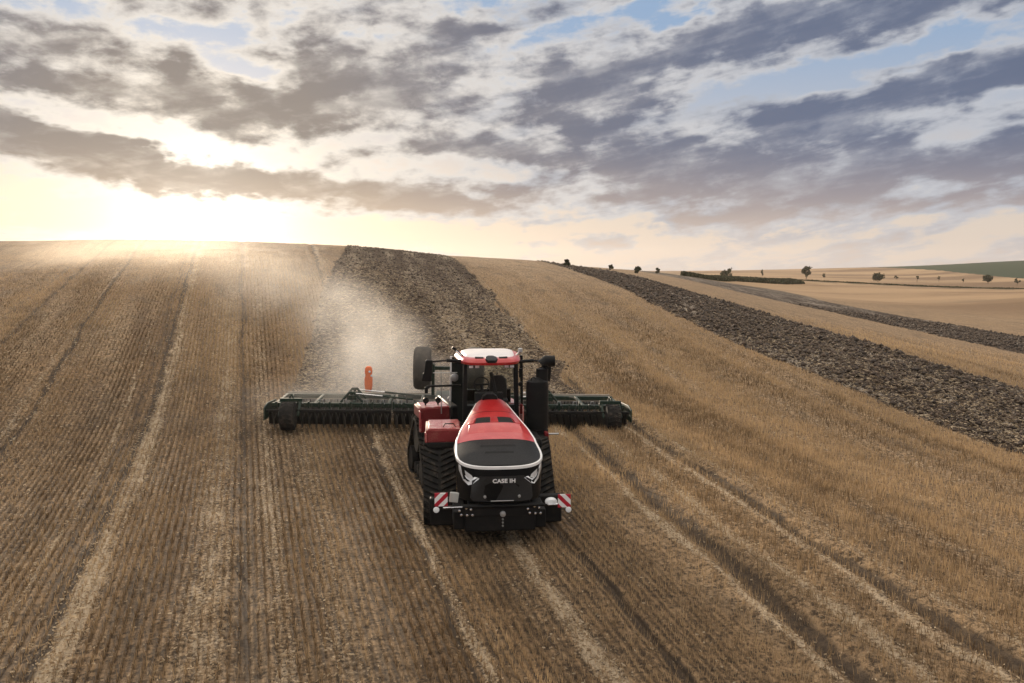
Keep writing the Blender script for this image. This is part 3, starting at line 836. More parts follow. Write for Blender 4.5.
mb = MB(); mb.tube([(1.0, -1.52, .965), (1.3, -1.5, .965)], .022, 8); mb.build('bar_sleeve', CHROME, bar, FR); mb = MB(); mb.tube([(-1.2, -1.52, .96), (-.8, -1.5, .96)], .016, 8); mb.build('bar_sleeve', CHROME, bar, FR)

bw, bh = .27, .28
for s_ in (-1, 1):
    cx_, cz_ = (1.30 * s_ - (.015 if s_ > 0 else -.0)) + .06, 1.14 + (-.10 if s_ > 0 else 0)
    # a striped plate: rings of a fine grid carry the stripe value
    n = 60; gxs, gzs = np.meshgrid(np.linspace(-bw / 2, bw / 2, n), np.linspace(-bh / 2, bh / 2, n), indexing='ij')
    V = np.concatenate([np.stack([cx_ + gxs.ravel(), np.full(n * n, -1.54), cz_ + gzs.ravel()], -1), np.stack([cx_ + gxs.ravel(), np.full(n * n, -1.515), cz_ + gzs.ravel()], -1)])
    i, j = np.meshgrid(np.arange(n - 1), np.arange(n - 1), indexing='ij'); a = (i * n + j).ravel()
    f1 = np.stack([a, a + n, a + n + 1, a + 1], -1); f2 = f1[:, ::-1] + n * n
    rim = np.concatenate([np.arange(n) * n, (n - 1) * n + np.arange(1, n), (np.arange(n - 1)[::-1]) * n + n - 1, np.arange(1, n - 1)[::-1]])
    f3 = np.stack([rim, rim + n * n, np.roll(rim, -1) + n * n, np.roll(rim, -1)], -1)
    V3 = (np.c_[V, np.ones(len(V))] @ np.array(FR).T)[:, :3]
    ph = (gxs * (-s_) * -1 * 1.0 + gzs * 1.0) if s_ > 0 else (gzs - gxs)
    st = ((np.floor((ph + .3) / .115).astype(int) % 2) == 0).astype(float).ravel()
    o = mesh_np('marker_board', V3, np.concatenate([f1, f2, f3]), STRIPE, tr, {'stripe': np.r_[st, st]})
    tag(o, 'red and white striped marker board on the %s end of the hitch bar' % ('left' if s_ < 0 else 'right'))
    mb = MB(); mb.tube([(cx_, -1.5, cz_ + .1), (cx_, -1.48, .93)], .02, 8); mb.build('board_post', BLACKM, tr, FR)
    lx, lz = (cx_ - .10, cz_ - .215) if s_ < 0 else (cx_ + .09, cz_ - .19)
    mb = MB(); mb.lathe((lx, -1.5, lz), (0, -1, 0), [(0, .05), (.03, .065), (.05, .06), (.06, .02)], 14); mb.build('marker_light', LAMP, tr, FR)
    px_, pz_ = cx_ - s_ * .27, cz_ + (.01 if s_ < 0 else -.03)
    if s_ < 0:
        mb = MB(); mb.box((px_, -1.42, pz_), (.19, .05, .22), (0, R(8), 0)); mb.build('grey_plate', simple('grey_plate_paint', (.42, .43, .40), .5), tr, FR, bevel=.02)
    else:
        mb = MB(); mb.loft([[(px_ + math.cos(q / 16 * 6.283) * .13 * k_, -1.42 - dy_, pz_ + math.sin(q / 16 * 6.283) * .085 * k_) for q in range(16)] for dy_, k_ in ((0, 1), (.06, 1), (.09, .6))])
        mb.build('plough_lamp', LAMP, tr, FR)

# --- cab
CX0 = .12                                               # cab centre in the front body's frame
def cabx(x): return CX0 + x
yf, yr, zb, zt = 2.88, 4.62, 1.62, 3.46
wf, wr = .68, 1.0
fl, fr_, rl, rr_ = (cabx(-wf), yf), (cabx(wf), yf), (cabx(-wr), yr), (cabx(wr), yr)
mb = MB(); mb.box((CX0, 3.75, 1.62), (1.45, 1.85, .28)); mb.box((CX0, 3.7, 1.35), (1.25, 1.7, .4)); mb.box((CX0, 4.66, 2.1), (1.4, .08, .8)); cab = mb.build('cab_base', BLACKP, tr, FR, bevel=.03)
def pillar(p, q, w, mat, name='pillar'):
    mb = MB(); mb.loft([[(p[0] + dx_, p[1] + dy_, z) for dx_, dy_ in ((-w, -w), (w, -w), (w, w), (-w, w))] for p, z in ((p, zb), ((p[0] * .97 + q[0] * .03, p[1]), 2.2), (q, zt))])
    return mb.build(name, mat, cab, FR, bevel=.01)
top = lambda p, k: (CX0 + (p[0] - CX0) * k, p[1] + (.10 if p[1] < 3.5 else -.05))
pillar(fl, top(fl, .97), .055, BLACKP); pillar(fr_, top(fr_, .97), .06, BLACKP); pillar(rl, top(rl, .98), .035, WHITE); pillar(rr_, top(rr_, .98), .05, BLACKP)
def pane(a, b_, name, mat, ins=.0, z0=None, z1=None):
    z0 = z0 or zb + .1; z1 = z1 or zt - .02
    a2, b2 = top(a, .97), top(b_, .97)
    mb = MB(); nrm = Vector((b_[1] - a[1], a[0] - b_[0], 0)).normalized() * .012
    def at(p, q, z): f_ = (z - zb) / (zt - zb); return (p[0] + (q[0] - p[0]) * f_, p[1] + (q[1] - p[1]) * f_, z)
    mb.poly([at(a, a2, z0), at(b_, b2, z0), at(b_, b2, z1), at(a, a2, z1)], .012, nrm)
    return mb.build(name, mat, cab, FR)
pane((fl[0] + .05, fl[1]), (fr_[0] - .05, fr_[1]), 'windshield', GLASS, z0=2.35)
mb = MB(); mb.box((CX0, yf + .04, 1.98), (1.28, .10, .72)); mb.build('cab_front_wall', BLACKP, cab, FR, bevel=.02)
pane((fl[0], fl[1] + .06), (rl[0], rl[1] - .04), 'side_window', REFLGLASS); pane((fr_[0], fr_[1] + .06), (rr_[0], rr_[1] - .04), 'side_window', GLASS)
pane((rl[0] + .04, rl[1]), (rr_[0] - .05, rr_[1]), 'rear_window', GLASS, z0=2.5)
mb = MB(); mb.tube([(rl[0] - .05, 4.3, 2.05), (rl[0] - .09, 4.3, 2.12), (rl[0] - .09, 4.3, 2.3), (rl[0] - .05, 4.3, 2.36)], .015, 6); mb.build('door_handle', GREY, cab, FR)
# inside: seat, console, steering wheel
seat = MB(); seat.box((CX0 + .30, 3.95, 2.25), (.50, .5, .16)); seat.loft([[(CX0 + .30 + x * k_, y, 2.60 + z * k_) for x, z in ((-.23, -.34), (-.25, .0), (-.22, .26), (-.12, .36), (.12, .36), (.22, .26), (.25, .0), (.23, -.34))] for y, k_ in ((4.12, .92), (4.17, 1.), (4.26, .95))]); seat.build('driver_seat', SEATM, cab, FR, bevel=.02)
mb = MB(); mb.tube([(CX0 - .20 + .2 * math.cos(q / 20 * 6.283), 3.5 + .07 * math.sin(q / 20 * 6.283), 2.80 + .19 * math.sin(q / 20 * 6.283)) for q in range(21)], .02, 8); mb.tube([(CX0 - .20, 3.52, 2.8), (CX0 - .16, 3.35, 2.3)], .04, 8); mb.box((CX0 - .20, 3.52, 2.8), (.36, .03, .05)); mb.build('steering_wheel', SEATM, cab, FR)
mb = MB(); mb.box((CX0 + .13, 3.3, 2.72), (.10, .05, .9), (0, R(-12), 0)); mb.box((CX0 - .02, 3.35, 2.48), (.75, .3, .26)); mb.build('dashboard', SEATM, cab, FR, bevel=.02)
mb = MB(); mb.loft([[(CX0 - .04 + x * k_, y, z) for x, z in ((-.22, 2.50), (-.19, 2.62), (-.09, 2.68), (.09, 2.68), (.19, 2.62), (.22, 2.50))] for y, k_ in ((2.56, .9), (2.66, 1.), (2.84, 1.))]); mb.build('cowl', BLACKP, tr, FR, bevel=.015)
# roof: crown coloured pale for the sky's reflection, red front brow
def ring(z, g, yf_=2.62, yr_=4.88, w=.86, nose=.12):
    out = []
    for q in range(40):
        a = q / 40 * 2 * math.pi; ca, sa = math.cos(a), math.sin(a)
        sx = math.copysign(abs(ca) ** .42, ca); sy = math.copysign(abs(sa) ** .42, sa)
        y = (yf_ + yr_) / 2 + sy * ((yr_ - yf_) / 2 - g); x = sx * (w - g) * (1 + .09 * (y - 3.75))
        if sy < 0: y -= nose * (1 - (sx) ** 2) * 1.0
        out.append((CX0 + x, y, z))
    return out
roof = MB(); roof.loft([ring(3.42, .10), ring(3.44, .02), ring(3.50, .0), ring(3.555, .03), ring(3.595, .08), ring(3.60, .14)]); roof = roof.build('roof', RED, cab, FR)
mb = MB(); mb.loft([ring(3.575, .15, nose=.0, yf_=2.72), ring(3.635, .19, nose=.0, yf_=2.78), ring(3.66, .26, nose=.0, yf_=2.86), ring(3.675, .40, nose=.0, yf_=2.9), ring(3.68, .6, nose=0, yf_=2.9)]); mb.build('roof_crown', ROOFSHEEN, roof, FR)
mb = MB(); mb.loft([[(CX0 + x * k_, y, z) for x in (-.16, -.06, .06, .16)] + [(CX0 + x * k_, y, z - .07) for x in (.16, -.16)] for y, z, k_ in ((2.46, 3.565, .6), (2.56, 3.60, 1), (2.78, 3.63, .9), (3.0, 3.64, .4))]); mb.build('roof_antenna', BLACKP, roof, FR, bevel=.01)
for x0, x1 in ((-.42, -.2), (.2, .42)):
    mb = MB(); mb.poly([(CX0 + x0, 2.68 - .03, 3.60), (CX0 + x1, 2.62, 3.585), (CX0 + x1, 2.70, 3.615), (CX0 + x0, 2.73, 3.62)] if x0 < 0 else [(CX0 + x0, 2.62, 3.585), (CX0 + x1, 2.65, 3.60), (CX0 + x1, 2.73, 3.62), (CX0 + x0, 2.70, 3.615)], .02, (0, 0, 1)); mb.build('brow_vent', BLACKM, roof, FR)
for x in (-.52, -.36, .40, .54):
    mb = MB(); mb.box((CX0 + x, 2.76, 3.38), (.13, .09, .085)); wl = mb.build('work_light', BLACKP, cab, FR, bevel=.012)
    mb = MB(); mb.box((CX0 + x, 2.712, 3.38), (.105, .012, .06)); mb.build('lamp_lens', LAMP, wl, FR)
# roof corner antennas and lamps
mb = MB(); mb.tube([(CX0 - .70, 3.4, 3.60), (CX0 - .92, 3.5, 3.76)], .03, 8); mb.box((CX0 - .93, 3.5, 3.78), (.12, .06, .06), (0, R(30), 0)); mb.build('camera_arm', BLACKP, roof, FR)
mb = MB(); mb.tube([(CX0 - .74, 3.36, 3.60), (CX0 - .88, 3.44, 3.72)], .02, 8); mb.build('antenna', WHITE, roof, FR)
mb = MB(); mb.tube([(CX0 + .72, 3.4, 3.58), (CX0 + .82, 3.46, 3.68)], .025, 8); mb.lathe((CX0 + .84, 3.46, 3.66), (0, 0, 1), [(0, .04), (.02, .065), (.1, .06), (.12, .03)], 12); mb.build('beacon', GREY, roof, FR)
# mirrors
def mirror(s_, x0, x1, zarm, house):
    mb = MB(); mb.tube([(CX0 + s_ * .70, 3.05, zarm), (CX0 + s_ * x0, 2.98, zarm + .03)], .045, 8); mb.tube([(CX0 + s_ * x0, 2.98, zarm + .03), (CX0 + s_ * x1, 2.95, zarm + .0)], .022, 8); a = mb.build('mirror_arm', BLACKP, cab, FR)
    for (x, z, w, h) in house:
        mb = MB(); mb.box((CX0 + s_ * x, 2.92, z), (w, .12, h), (0, R(6), 0), taper=(.85, .9)); hs = mb.build('mirror_housing', BLACKP, a, FR, bevel=.03)
        mb = MB(); mb.box((CX0 + s_ * x, 2.985, z), (w * .8, .012, h * .86), (0, R(6), 0)); mb.build('mirror_glass', CHROME, hs, FR)
mirror(-1, 1.15, 1.62, 3.49, [(1.62, 3.27, .22, .56), (1.70, 3.10, .16, .22)])
mirror(1, 1.15, 1.50, 3.46, [(1.50, 3.2, .2, .5)])
mb = MB(); mb.box((CX0 + .80, 3.0, 3.17), (.09, .08, .24)); mb.lathe((CX0 + .80, 3.0, 2.87), (0, -1, 0), [(-.03, .05), (.0, .07), (.04, .06)], 12); mb.tube([(CX0 + .7, 3.0, 3.2), (CX0 + .8, 3.0, 3.2)], .015, 6); mb.tube([(CX0 + .7, 3.0, 2.87), (CX0 + .8, 3.0, 2.87)], .015, 6); mb.build('side_light', BLACKP, cab, FR, bevel=.01)
# railings and steps on the left flank
mb = MB(); mb.tube([(CX0 - .72, 3.5, 2.79), (CX0 - 1.62, 3.4, 2.79), (CX0 - 1.68, 3.4, 2.76), (CX0 - 1.68, 3.4, 2.62)], .032, 8); mb.box((CX0 - 1.68, 3.4, 2.68), (.09, .09, .16)); mb.build('hand_rail', BLACKP, tr, FR, bevel=.01)
mb = MB()
for x in (-.82, -1.02, -1.28): mb.tube([(CX0 + x, 3.9, 1.95), (CX0 + x, 3.9, 3.35 if x > -.9 else 3.1)], .014, 6)
mb.tube([(CX0 - .8, 3.9, 3.08), (CX0 - 1.5, 3.9, 3.08)], .012, 6); mb.build('guard_rail', GREY, tr, FR)
mb = MB(); mb.lathe((CX0 - .92, 3.85, 2.96), (0, -1, 0), [(0, .02), (.02, .11), (.06, .11), (.08, .05)], 16); mb.build('round_mirror', GREY, tr, FR)

# --- exhaust and air cleaner on the right flank
ex = MB(); ex.lathe((1.27, 2.30, 1.80), (0, 0, 1), [(0, .20), (.03, .285), (1.10, .29), (1.24, .27), (1.30, .17), (1.34, .12)], 28); ex = ex.build('exhaust_can', BLACKP, tr, FR, smooth=30)
mb = MB(); mb.tube([(1.39, 2.32, 2.7), (1.40, 2.34, 3.35), (1.42, 2.34, 3.48), (1.50, 2.34, 3.55), (1.72, 2.34, 3.55)], [.155, .155, .16, .15, .14], 16); mb.build('exhaust_pipe', BLACKP, ex, FR)
mb = MB(); mb.tube([(1.10, 2.2, 3.05), (1.10, 2.15, 3.14), (1.16, 2.15, 3.17), (1.22, 2.2, 3.12)], .015, 6); mb.build('lifting_eye', BLACKM, ex, FR)
mb = MB(); mb.box((1.30, 2.30, 1.70), (.5, .5, .3), taper=(.9, .9)); mb.box((1.25, 2.2, 1.55), (.5, .6, .3)); mb.build('exhaust_bracket', BLACKM, ex, FR, bevel=.03)
mb = MB(); mb.box((1.46, 2.0, 1.62), (.10, .3, .34)); mb.build('bracket_panel', DEEPRED, ex, FR, bevel=.02)
mb = MB(); mb.tube([(1.5, 2.0, 1.73), (1.78, 1.95, 1.74)], .025, 6); mb.build('side_peg', GREY, ex, FR)

# --- fenders: red boxes over the tracks
def fender(s_, M, y0, y1, zt_, face_h, name, xi=.62, xo=1.44, plain=False):
    mb = MB(); a, b_ = s_ * xi, s_ * xo; c = (a + b_) / 2; w = abs(b_ - a)
    mb.box((c, (y0 + y1) / 2, zt_ - .05), (w, y1 - y0, .10))
    mb.loft([[(a, y0 - .0, zt_ - .04), (b_, y0, zt_ - .04), (b_ , y0 + .1, zt_ - .04), (a, y0 + .1, zt_ - .04)], [(a, y0 - .06, zt_ - face_h), (b_ + s_ * .03, y0 - .06, zt_ - face_h), (b_ + s_ * .03, y0 + .06, zt_ - face_h), (a, y0 + .06, zt_ - face_h)]])
    mb.box((s_ * (xo + .0), (y0 + y1) / 2, zt_ - .16), (.07, y1 - y0 + .1, .30))
    o = mb.build(name, BLACKM if plain else DEEPRED, tr, M, bevel=.035)
    if plain: return o
    mb = MB(); mb.box((c, (y0 + y1) / 2 + .02, zt_ + .012), (w - .08, y1 - y0 - .06, .03)); mb.build('fender_top', SHEENRED, o, M, bevel=.012)
    mb = MB(); mb.box((s_ * (xo + .012), y0 - .0, zt_ - face_h * .5 - .02), (.08, .10, face_h * .9)); mb.build('fender_edge', SHEENRED, o, M, bevel=.03)
    mb = MB(); mb.box((c, y0 + .02, zt_ - face_h - .06), (w - .02, .18, .14)); mb.build('mud_flap', BLACKM, o, M, bevel=.02)
    return o
fender(-1, FT, 1.10, 2.30, 2.07, .30, 'front_fender')
fender(1, FT, 1.10, 2.30, 1.80, .16, 'front_fender', xo=1.30, plain=True)
for s_ in (-1, 1): fender(s_, RR, 1.42, 2.35, 2.10, .66, 'rear_fender', xi=.55, xo=1.44)
mb = MB(); mb.tube([(-1.15, 1.35, 2.09), (-1.1, 1.35, 2.17), (-.9, 1.35, 2.17), (-.85, 1.35, 2.09)], .014, 6); mb.build('grab_handle', BLACKM, tr, FR)
mb = MB(); mb.box((0, 2.2, 1.95), (1.3, 2.0, .45)); mb.box((.0, 3.2, 1.8), (1.2, .3, .5)); mb.build('fuel_tank', BLACKP, tr, RR, bevel=.05)
for x in (-1.25, -.90):
    mb = MB(); mb.lathe((x, 1.75, 2.27), (0, -1, 0), [(-.05, .04), (0, .085), (.05, .085), (.06, .05)], 14); mb.box((x, 1.78, 2.17), (.04, .04, .14)); mb.build('rear_lamp', BLACKP, tr, RR)
mb = MB(); mb.box((0, 4.2, .62), (.5, 1.0, .14)); mb.tube([(0, 4.5, .5), (0, 4.5, .8)], .05, 8); mb.build('drawbar', BLACKM, tr, RR, bevel=.02)

# ------------------------------------------------------------------ the disc harrow
hr = bpy.data.objects.new('disc_harrow', None); COL.objects.link(hr)
hxx, hyy = gx - .06, gy + 11.4
gz_ = lambda x, y: float(land(np.array([float(x)]), np.array([float(y)]))[0])
hr.location = (hxx, hyy, gz_(hxx, hyy) - .0); hr.rotation_euler = (0, R(1.2), -PSI)
tag(hr, 'wide dark green disc harrow in raised dust, pulled behind the red tractor', 'harrow')
HW = 6.62
mb = MB()
for y, z in ((.35, .78), (2.55, .76)):
    for a, b_ in ((-HW + .1, -2.2), (-2.1, 2.1), (2.2, HW - .1)): mb.box(((a + b_) / 2, y, z), (b_ - a, .16, .16))
for x in (-6.4, -5.0, -3.65, -2.3, -1.1, 1.1, 2.3, 3.65, 5.0, 6.4): mb.box((x, 1.45, .79), (.11, 2.3, .11))
mb.box((0, 1.0, .88), (1.2, 3.4, .22)); mb.build('frame', GREEN, hr, None, bevel=.015)
def gang(x0, x1, y, ang):
    mb = MB(); n = int((x1 - x0) / .25)
    for k in range(n):
        x = x0 + (k + .5) * (x1 - x0) / n
        ax = Vector((math.cos(ang), math.sin(ang), .12)).normalized()
        mb.lathe((x, y, .30), ax, [(-.05, .30), (-.02, .22), (.0, .10), (.012, .10), (-.008, .22), (-.038, .305)], 16)
        mb.tube([(x, y, .30), (x + .05, y + .22, .55), (x + .05, y + .12, .82)], .022, 5)
    return mb.build('disc_gang', STEEL, hr)
for a, b_ in ((-6.5, -2.2), (-2.1, 2.1), (2.2, 6.5)): gang(a, b_, -.05, R(16)); gang(a, b_, 1.2, R(-16))
# front guard: rubber strip and clamps seen as the dark lower mass
for a, b_ in ((-6.6, -2.2), (-2.1, 2.1), (2.2, 6.6)):
    mb = MB(); mb.box(((a + b_) / 2, -.25, .66), (b_ - a, .07, .10)); mb.box(((a + b_) / 2, .14, .36), (b_ - a, .05, .50)); mb.build('deflector', BLACKM, hr, bevel=.01)
for k in range(34):
    x = -6.35 + k * 12.7 / 33; mb = MB(); mb.box((x, .20 + .06 * math.sin(k * 7), .80), (.07, .14, .24 + .06 * math.sin(k * 3.1)))
    mb.build('arm_clamp', GREEN, hr, bevel=.01)
for k in range(18):
    mb = MB()
    x = -6.1 + k * 12.2 / 17 + .1 * math.sin(k * 5)
    mb.tube([(x - .07, .2, .86), (x - .05, .2, 1.0), (x + .05, .2, 1.01), (x + .08, .2, .84)], .014, 5)
    mb.build('hose', GREY, hr)
    if k % 3 == 0: mb = MB(); mb.tube([(x + .25, .5, .8), (x + .2, .9, .98), (x + .1, 1.6, .95), (x + .1, 2.3, .84)], .016, 5); mb.build('hose', BLACKM, hr)
# roller and straw harrow at the back
for a, b_ in ((-6.5, -2.2), (-2.1, 2.1), (2.2, 6.5)):
    mb = MB(); mb.tube([(a, 3.3, .30), (b_, 3.3, .30)], .22, 16)
    for k in range(int((b_ - a) / .15)): mb.lathe((a + .075 + k * .15, 3.3, .30), (1, 0, 0), [(-.03, .22), (0, .30), (.03, .22)], 14)
    mb.build('roller', STEEL, hr)
    mb = MB(); mb.box(((a + b_) / 2, 3.0, .80), (b_ - a, .09, .09)); mb.box(((a + b_) / 2, 2.85, .64), (b_ - a, .05, .12))
    for k in range(int((b_ - a) / .35)): mb.tube([(a + .2 + k * .35, 3.0, .78), (a + .2 + k * .35, 3.15, .52), (a + .2 + k * .35, 3.1, .35)], .012, 4)
    mb.build('harrow_bar', simple('dusty_steel', (.30, .26, .21), .7), hr)
# fold towers with hydraulic cylinders
for s_ in (-1, 1):
    x = 3.72 * s_
    for y in (.9, 1.9):
        mb = MB(); mb.tube([(x - .42, y, .78), (x - .08, y, 1.17), (x + .08, y, 1.17), (x + .42, y, .78)], .05, 6); mb.box((x, y, .97), (.35, .06, .16)); mb.lathe((x, y + .07, 1.13), (0, -1, 0), [(0, .07), (.14, .07)], 10); tw = mb.build('fold_tower', GREEN, hr, bevel=.01)
        mb = MB(); mb.tube([(x - s_ * .02, y, 1.14), (x - s_ * 1.2, y, 1.03)], .022, 8); mb.build('cylinder_rod', CHROME, tw)
        mb = MB(); mb.tube([(x - s_ * 1.15, y, 1.035), (x - s_ * 2.3, y, .92)], .036, 8); mb.build('cylinder', GREEN, tw)
def tyre(c, r, w, name, mat_t, tread=True):
    mb = MB(); c = Vector(c)
    prof = [(-w / 2, r * .55), (-w / 2, r * .86), (-w * .42, r * .95), (-w * .25, r), (w * .25, r), (w * .42, r * .95), (w / 2, r * .86), (w / 2, r * .55)]
    mb.lathe(c, (1, 0, 0), prof, 32)
    if tread:
        for k in range(20):
            a = k / 20 * 6.283
            for s2 in (-1, 1):
                p0 = c + Vector((.02 * s2, math.cos(a) * r * .99, math.sin(a) * r * .99)); a2 = a + .16
                p1 = c + Vector((w * .46 * s2, math.cos(a2) * r * .94, math.sin(a2) * r * .94))
                mb.tube([p0, p1], [.035, .035], 4)
    ty = mb.build(name, mat_t, hr, smooth=30)
    mb = MB(); mb.lathe(c, (1, 0, 0), [(-w * .4, .05), (-w * .4, r * .56), (w * .4, r * .56), (w * .4, .05)], 20); mb.build('rim', GREEN, ty)
    return ty
for x in (-5.80, 5.95):
    tyre((x, -.42, .50), .50, .50, 'gauge_wheel', RUBBER)
    mb = MB()
    for dx_ in (-.33, .33): mb.tube([(x + dx_, -.42, .5), (x + dx_, .1, .95)], .05, 6)
    mb.box((x, .1, 1.0), (.8, .12, .12)); mb.tube([(x + .1, .1, 1.0), (x + .02, .15, 1.2), (x - .1, .2, 1.0)], .035, 6); mb.build('wheel_fork', GREEN, hr, bevel=.01)
DUSTYR = simple('dusty_rubber', (.07, .062, .052), .85, dirt=.4, dirtcol=(.16, .13, .10))
for x in (-1.12, .92):
    tyre((x, 1.72, 2.02), .84, .66, 'transport_wheel', DUSTYR, False)
    mb = MB(); mb.box((x + (.42 if x < 0 else -.42), 1.6, 1.6), (.12, .3, 1.2)); mb.build('wheel_arm', GREEN, hr, bevel=.02)
mb = MB(); mb.box((0, 1.72, 2.02), (1.3, .14, .14)); mb.build('axle', GREEN, hr, bevel=.02)
mb = MB(); mb.tube([(.0, .3, .95), (-.42, -4.4, .68), (-.55, -5.25, .66)], .11, 8); mb.tube([(.5, .3, .95), (-.38, -4.0, .70)], .06, 8); mb.tube([(-.5, .3, .95), (-.46, -4.0, .70)], .06, 8); mb.build('drawbar', GREEN, hr)
mb = MB(); mb.loft([[(-3.25 + dx_ * k_, 2.4 + dy_ * k_, z) for dx_, dy_ in ((-.13, -.1), (.13, -.1), (.13, .1), (-.13, .1))] for z, k_ in ((.98, .9), (1.25, 1.15), (1.5, 1.15), (1.62, .9), (1.75, 1.1), (1.9, 1.0), (1.98, .55))]); om = mb.build('marker_post', ORANGE, hr, bevel=.02)
mb = MB(); mb.lathe((-3.20, 2.29, 1.78), (0, -1, 0), [(0, .03), (.03, .045), (.04, .02)], 10); mb.lathe((-3.12, 2.29, 1.62), (0, -1, 0), [(0, .03), (.03, .045), (.04, .02)], 10); mb.build('reflector', LAMP, om)
for s_ in (-1, 1):
    mb = MB(); mb.poly([(s_ * 6.62, -.45, .35), (s_ * 6.62, -.45, .80), (s_ * 6.62, .1, .90), (s_ * 6.62, 1.5, .80), (s_ * 6.62, 1.5, .3)], .05, (s_, 0, 0)); mb.build('end_plate', GREEN, hr, bevel=.015)

# ------------------------------------------------------------------ far trees, vineyard
BARK = simple('bark', (.07, .05, .038), .9)
m, t, b = new_mat('foliage'); LEAF = m
t.put(b.inputs['Base Color'], t.mix(t.attr('tint'), (.020, .026, .012), (.060, .064, .026))); b.inputs['Roughness'].default_value = .8; b.inputs['Specular IOR Level'].default_value = .1


def leaf_cloud(cen, rad, n, size):
    """leaf-sized quads gathered into clumps inside an uneven ellipsoid"""
    k = max(9, n // 34); cl = rng.normal(0, .60, (k, 3)); cl /= np.maximum(1, np.linalg.norm(cl, axis=1) / .85)[:, None]
    p = cl[rng.integers(0, k, n)] + rng.normal(0, .15, (n, 3)); p = p * np.array(rad) + np.array(cen)
    u = rng.normal(0, 1, (n, 3)); u /= np.linalg.norm(u, axis=1)[:, None]
    v = np.cross(u, rng.normal(0, 1, (n, 3))); v /= np.linalg.norm(v, axis=1)[:, None]
    s = size * (.6 + .8 * rng.random(n))[:, None]
    V = np.stack([p - u * s - v * s * .6, p + u * s - v * s * .6, p + u * s + v * s * .6, p - u * s + v * s * .6], 1)
    return V.reshape(-1, 3), np.arange(4 * n).reshape(-1, 4), np.repeat(np.clip(rng.normal(.45, .3, n), 0, 1), 4)


def tree(name, x, y, h, w, trunk, label, cat, group, n=260):
    z = gz_(x, y)
    e = bpy.data.objects.new(name, None); COL.objects.link(e); e.location = (x, y, z); tag(e, label, cat, group)
    th = h * trunk; le = rng.normal(0, .03 * h)
    mb = MB(); mb.tube([(0, 0, -.3), (le * .4, 0, th * .6), (le, 0, th), (le * 1.2, .0, h * .75)], [.055 * h ** .75, .045 * h ** .75, .036 * h ** .75, .012 * h ** .75], 7)
    for q in range(5):
        a = q * 1.3 + rng.random(); mb.tube([(le, 0, th * .9), (le + math.cos(a) * w * .2, math.sin(a) * w * .2, th + (h - th) * .35), (le + math.cos(a) * w * .38, math.sin(a) * w * .38, th + (h - th) * .6)], [.025 * h ** .75, .016 * h ** .75, .006 * h ** .75], 5)
    mb.build('trunk', BARK, e)
    V, Fc, tn = leaf_cloud((le, 0, th + (h - th) * .52), (w * .54, w * .54, (h - th) * .56), int(n * 1.8), max(.14, w * .065))
    mesh_np('crown', V, Fc, LEAF, e, {'tint': tn})


G1 = 'trees along the far field road'
tree('field_tree', 223.0, 397.6, 6.4, 4.5, .30, 'tall round tree nearest the dark vineyard end on the far field', 'tree', G1, 500)
tree('field_tree', 261.8, 446.1, 2.6, 2.0, .2, 'tiny low tree just right of the tall tree by the vineyard', 'tree', G1)
tree('field_tree', 266.7, 400.1, 4.8, 5.2, .22, 'broad dark tree standing by itself at the start of the dark road line', 'tree', G1, 500)
tree('field_tree', 331.4, 478.0, 2.5, 2.1, .2, 'small round tree right beside the broad dark tree by the road', 'tree', G1)
tree('field_tree', 311.2, 429.1, 3.5, 1.6, .45, 'thin tree with small crown, first of three saplings on the pale slope', 'tree', G1, 160)
tree('field_tree', 342.0, 450.8, 3.2, 1.7, .4, 'thin tree, middle one of three saplings on the pale slope', 'tree', G1, 160)
tree('field_tree', 338.8, 425.7, 2.5, 1.5, .4, 'shortest sapling, last of the three before the lone round tree', 'tree', G1, 140)
tree('field_tree', 349.9, 419.2, 4.9, 5.0, .28, 'round bushy tree below the dark green hill at the right', 'tree', G1, 500)
tree('field_tree', 333.5, 378.7, 4.0, 2.4, .35, 'slim tree at the far right edge below the green hill', 'tree', G1, 200)
G2 = 'bushes along the hill crest and vineyard'
tree('bush', 26.1, 112.5, .9, .85, .05, 'small rounded bush on the crest at the top of the ploughed strip', 'bush', G2)
tree('bush', 42.3, 146.0, .9, .8, .05, 'tiny bush on the crest beside the ploughed strip', 'bush', G2, 150)
tree('bush', 46.8, 143.7, 1.25, .95, .1, 'dark pointed bush, darkest one where the ploughed strip meets the skyline', 'bush', G2)
tree('bush', 67.0, 189.8, 1.3, 1.0, .05, 'low bush between the dark pointed bush and the vineyard', 'bush', G2, 150)
tree('bush', 150.0, 335.0, 4.2, 4.4, .1, 'leafy bush rising out of the middle of the vineyard', 'bush', G2, 300)
tree('bush', 220.0, 441.9, 3.6, 1.8, .2, 'slim upright bush on the slope behind the vineyard', 'bush', G2)

# vineyard: dense dark rows
vn = []
for k in range(9):
    off = k * 3.4
    L = np.array([(80, 207), (100, 236), (124, 270), (149, 281), (166, 298)], float) + np.array([off * .55, off * 1.35])
    for (a, b_) in zip(L[:-1], L[1:]):
        nn = int(np.hypot(*(b_ - a)) * 22); tt = rng.random(nn)[:, None]; p = a + (b_ - a) * tt + rng.normal(0, .3, (nn, 2))
        vn.append(np.c_[p, rng.random(nn) * 1.15])
vn = np.concatenate(vn); zz = land(vn[:, 0], vn[:, 1]); vn[:, 2] += zz - .1
n = len(vn); u = rng.normal(0, 1, (n, 3)); u /= np.linalg.norm(u, axis=1)[:, None]; v = np.cross(u, rng.normal(0, 1, (n, 3))); v /= np.linalg.norm(v, axis=1)[:, None]
s = (.22 + .2 * rng.random(n))[:, None]
V = np.stack([vn - u * s - v * s * .7, vn + u * s - v * s * .7, vn + u * s + v * s * .7, vn - u * s + v * s * .7], 1)
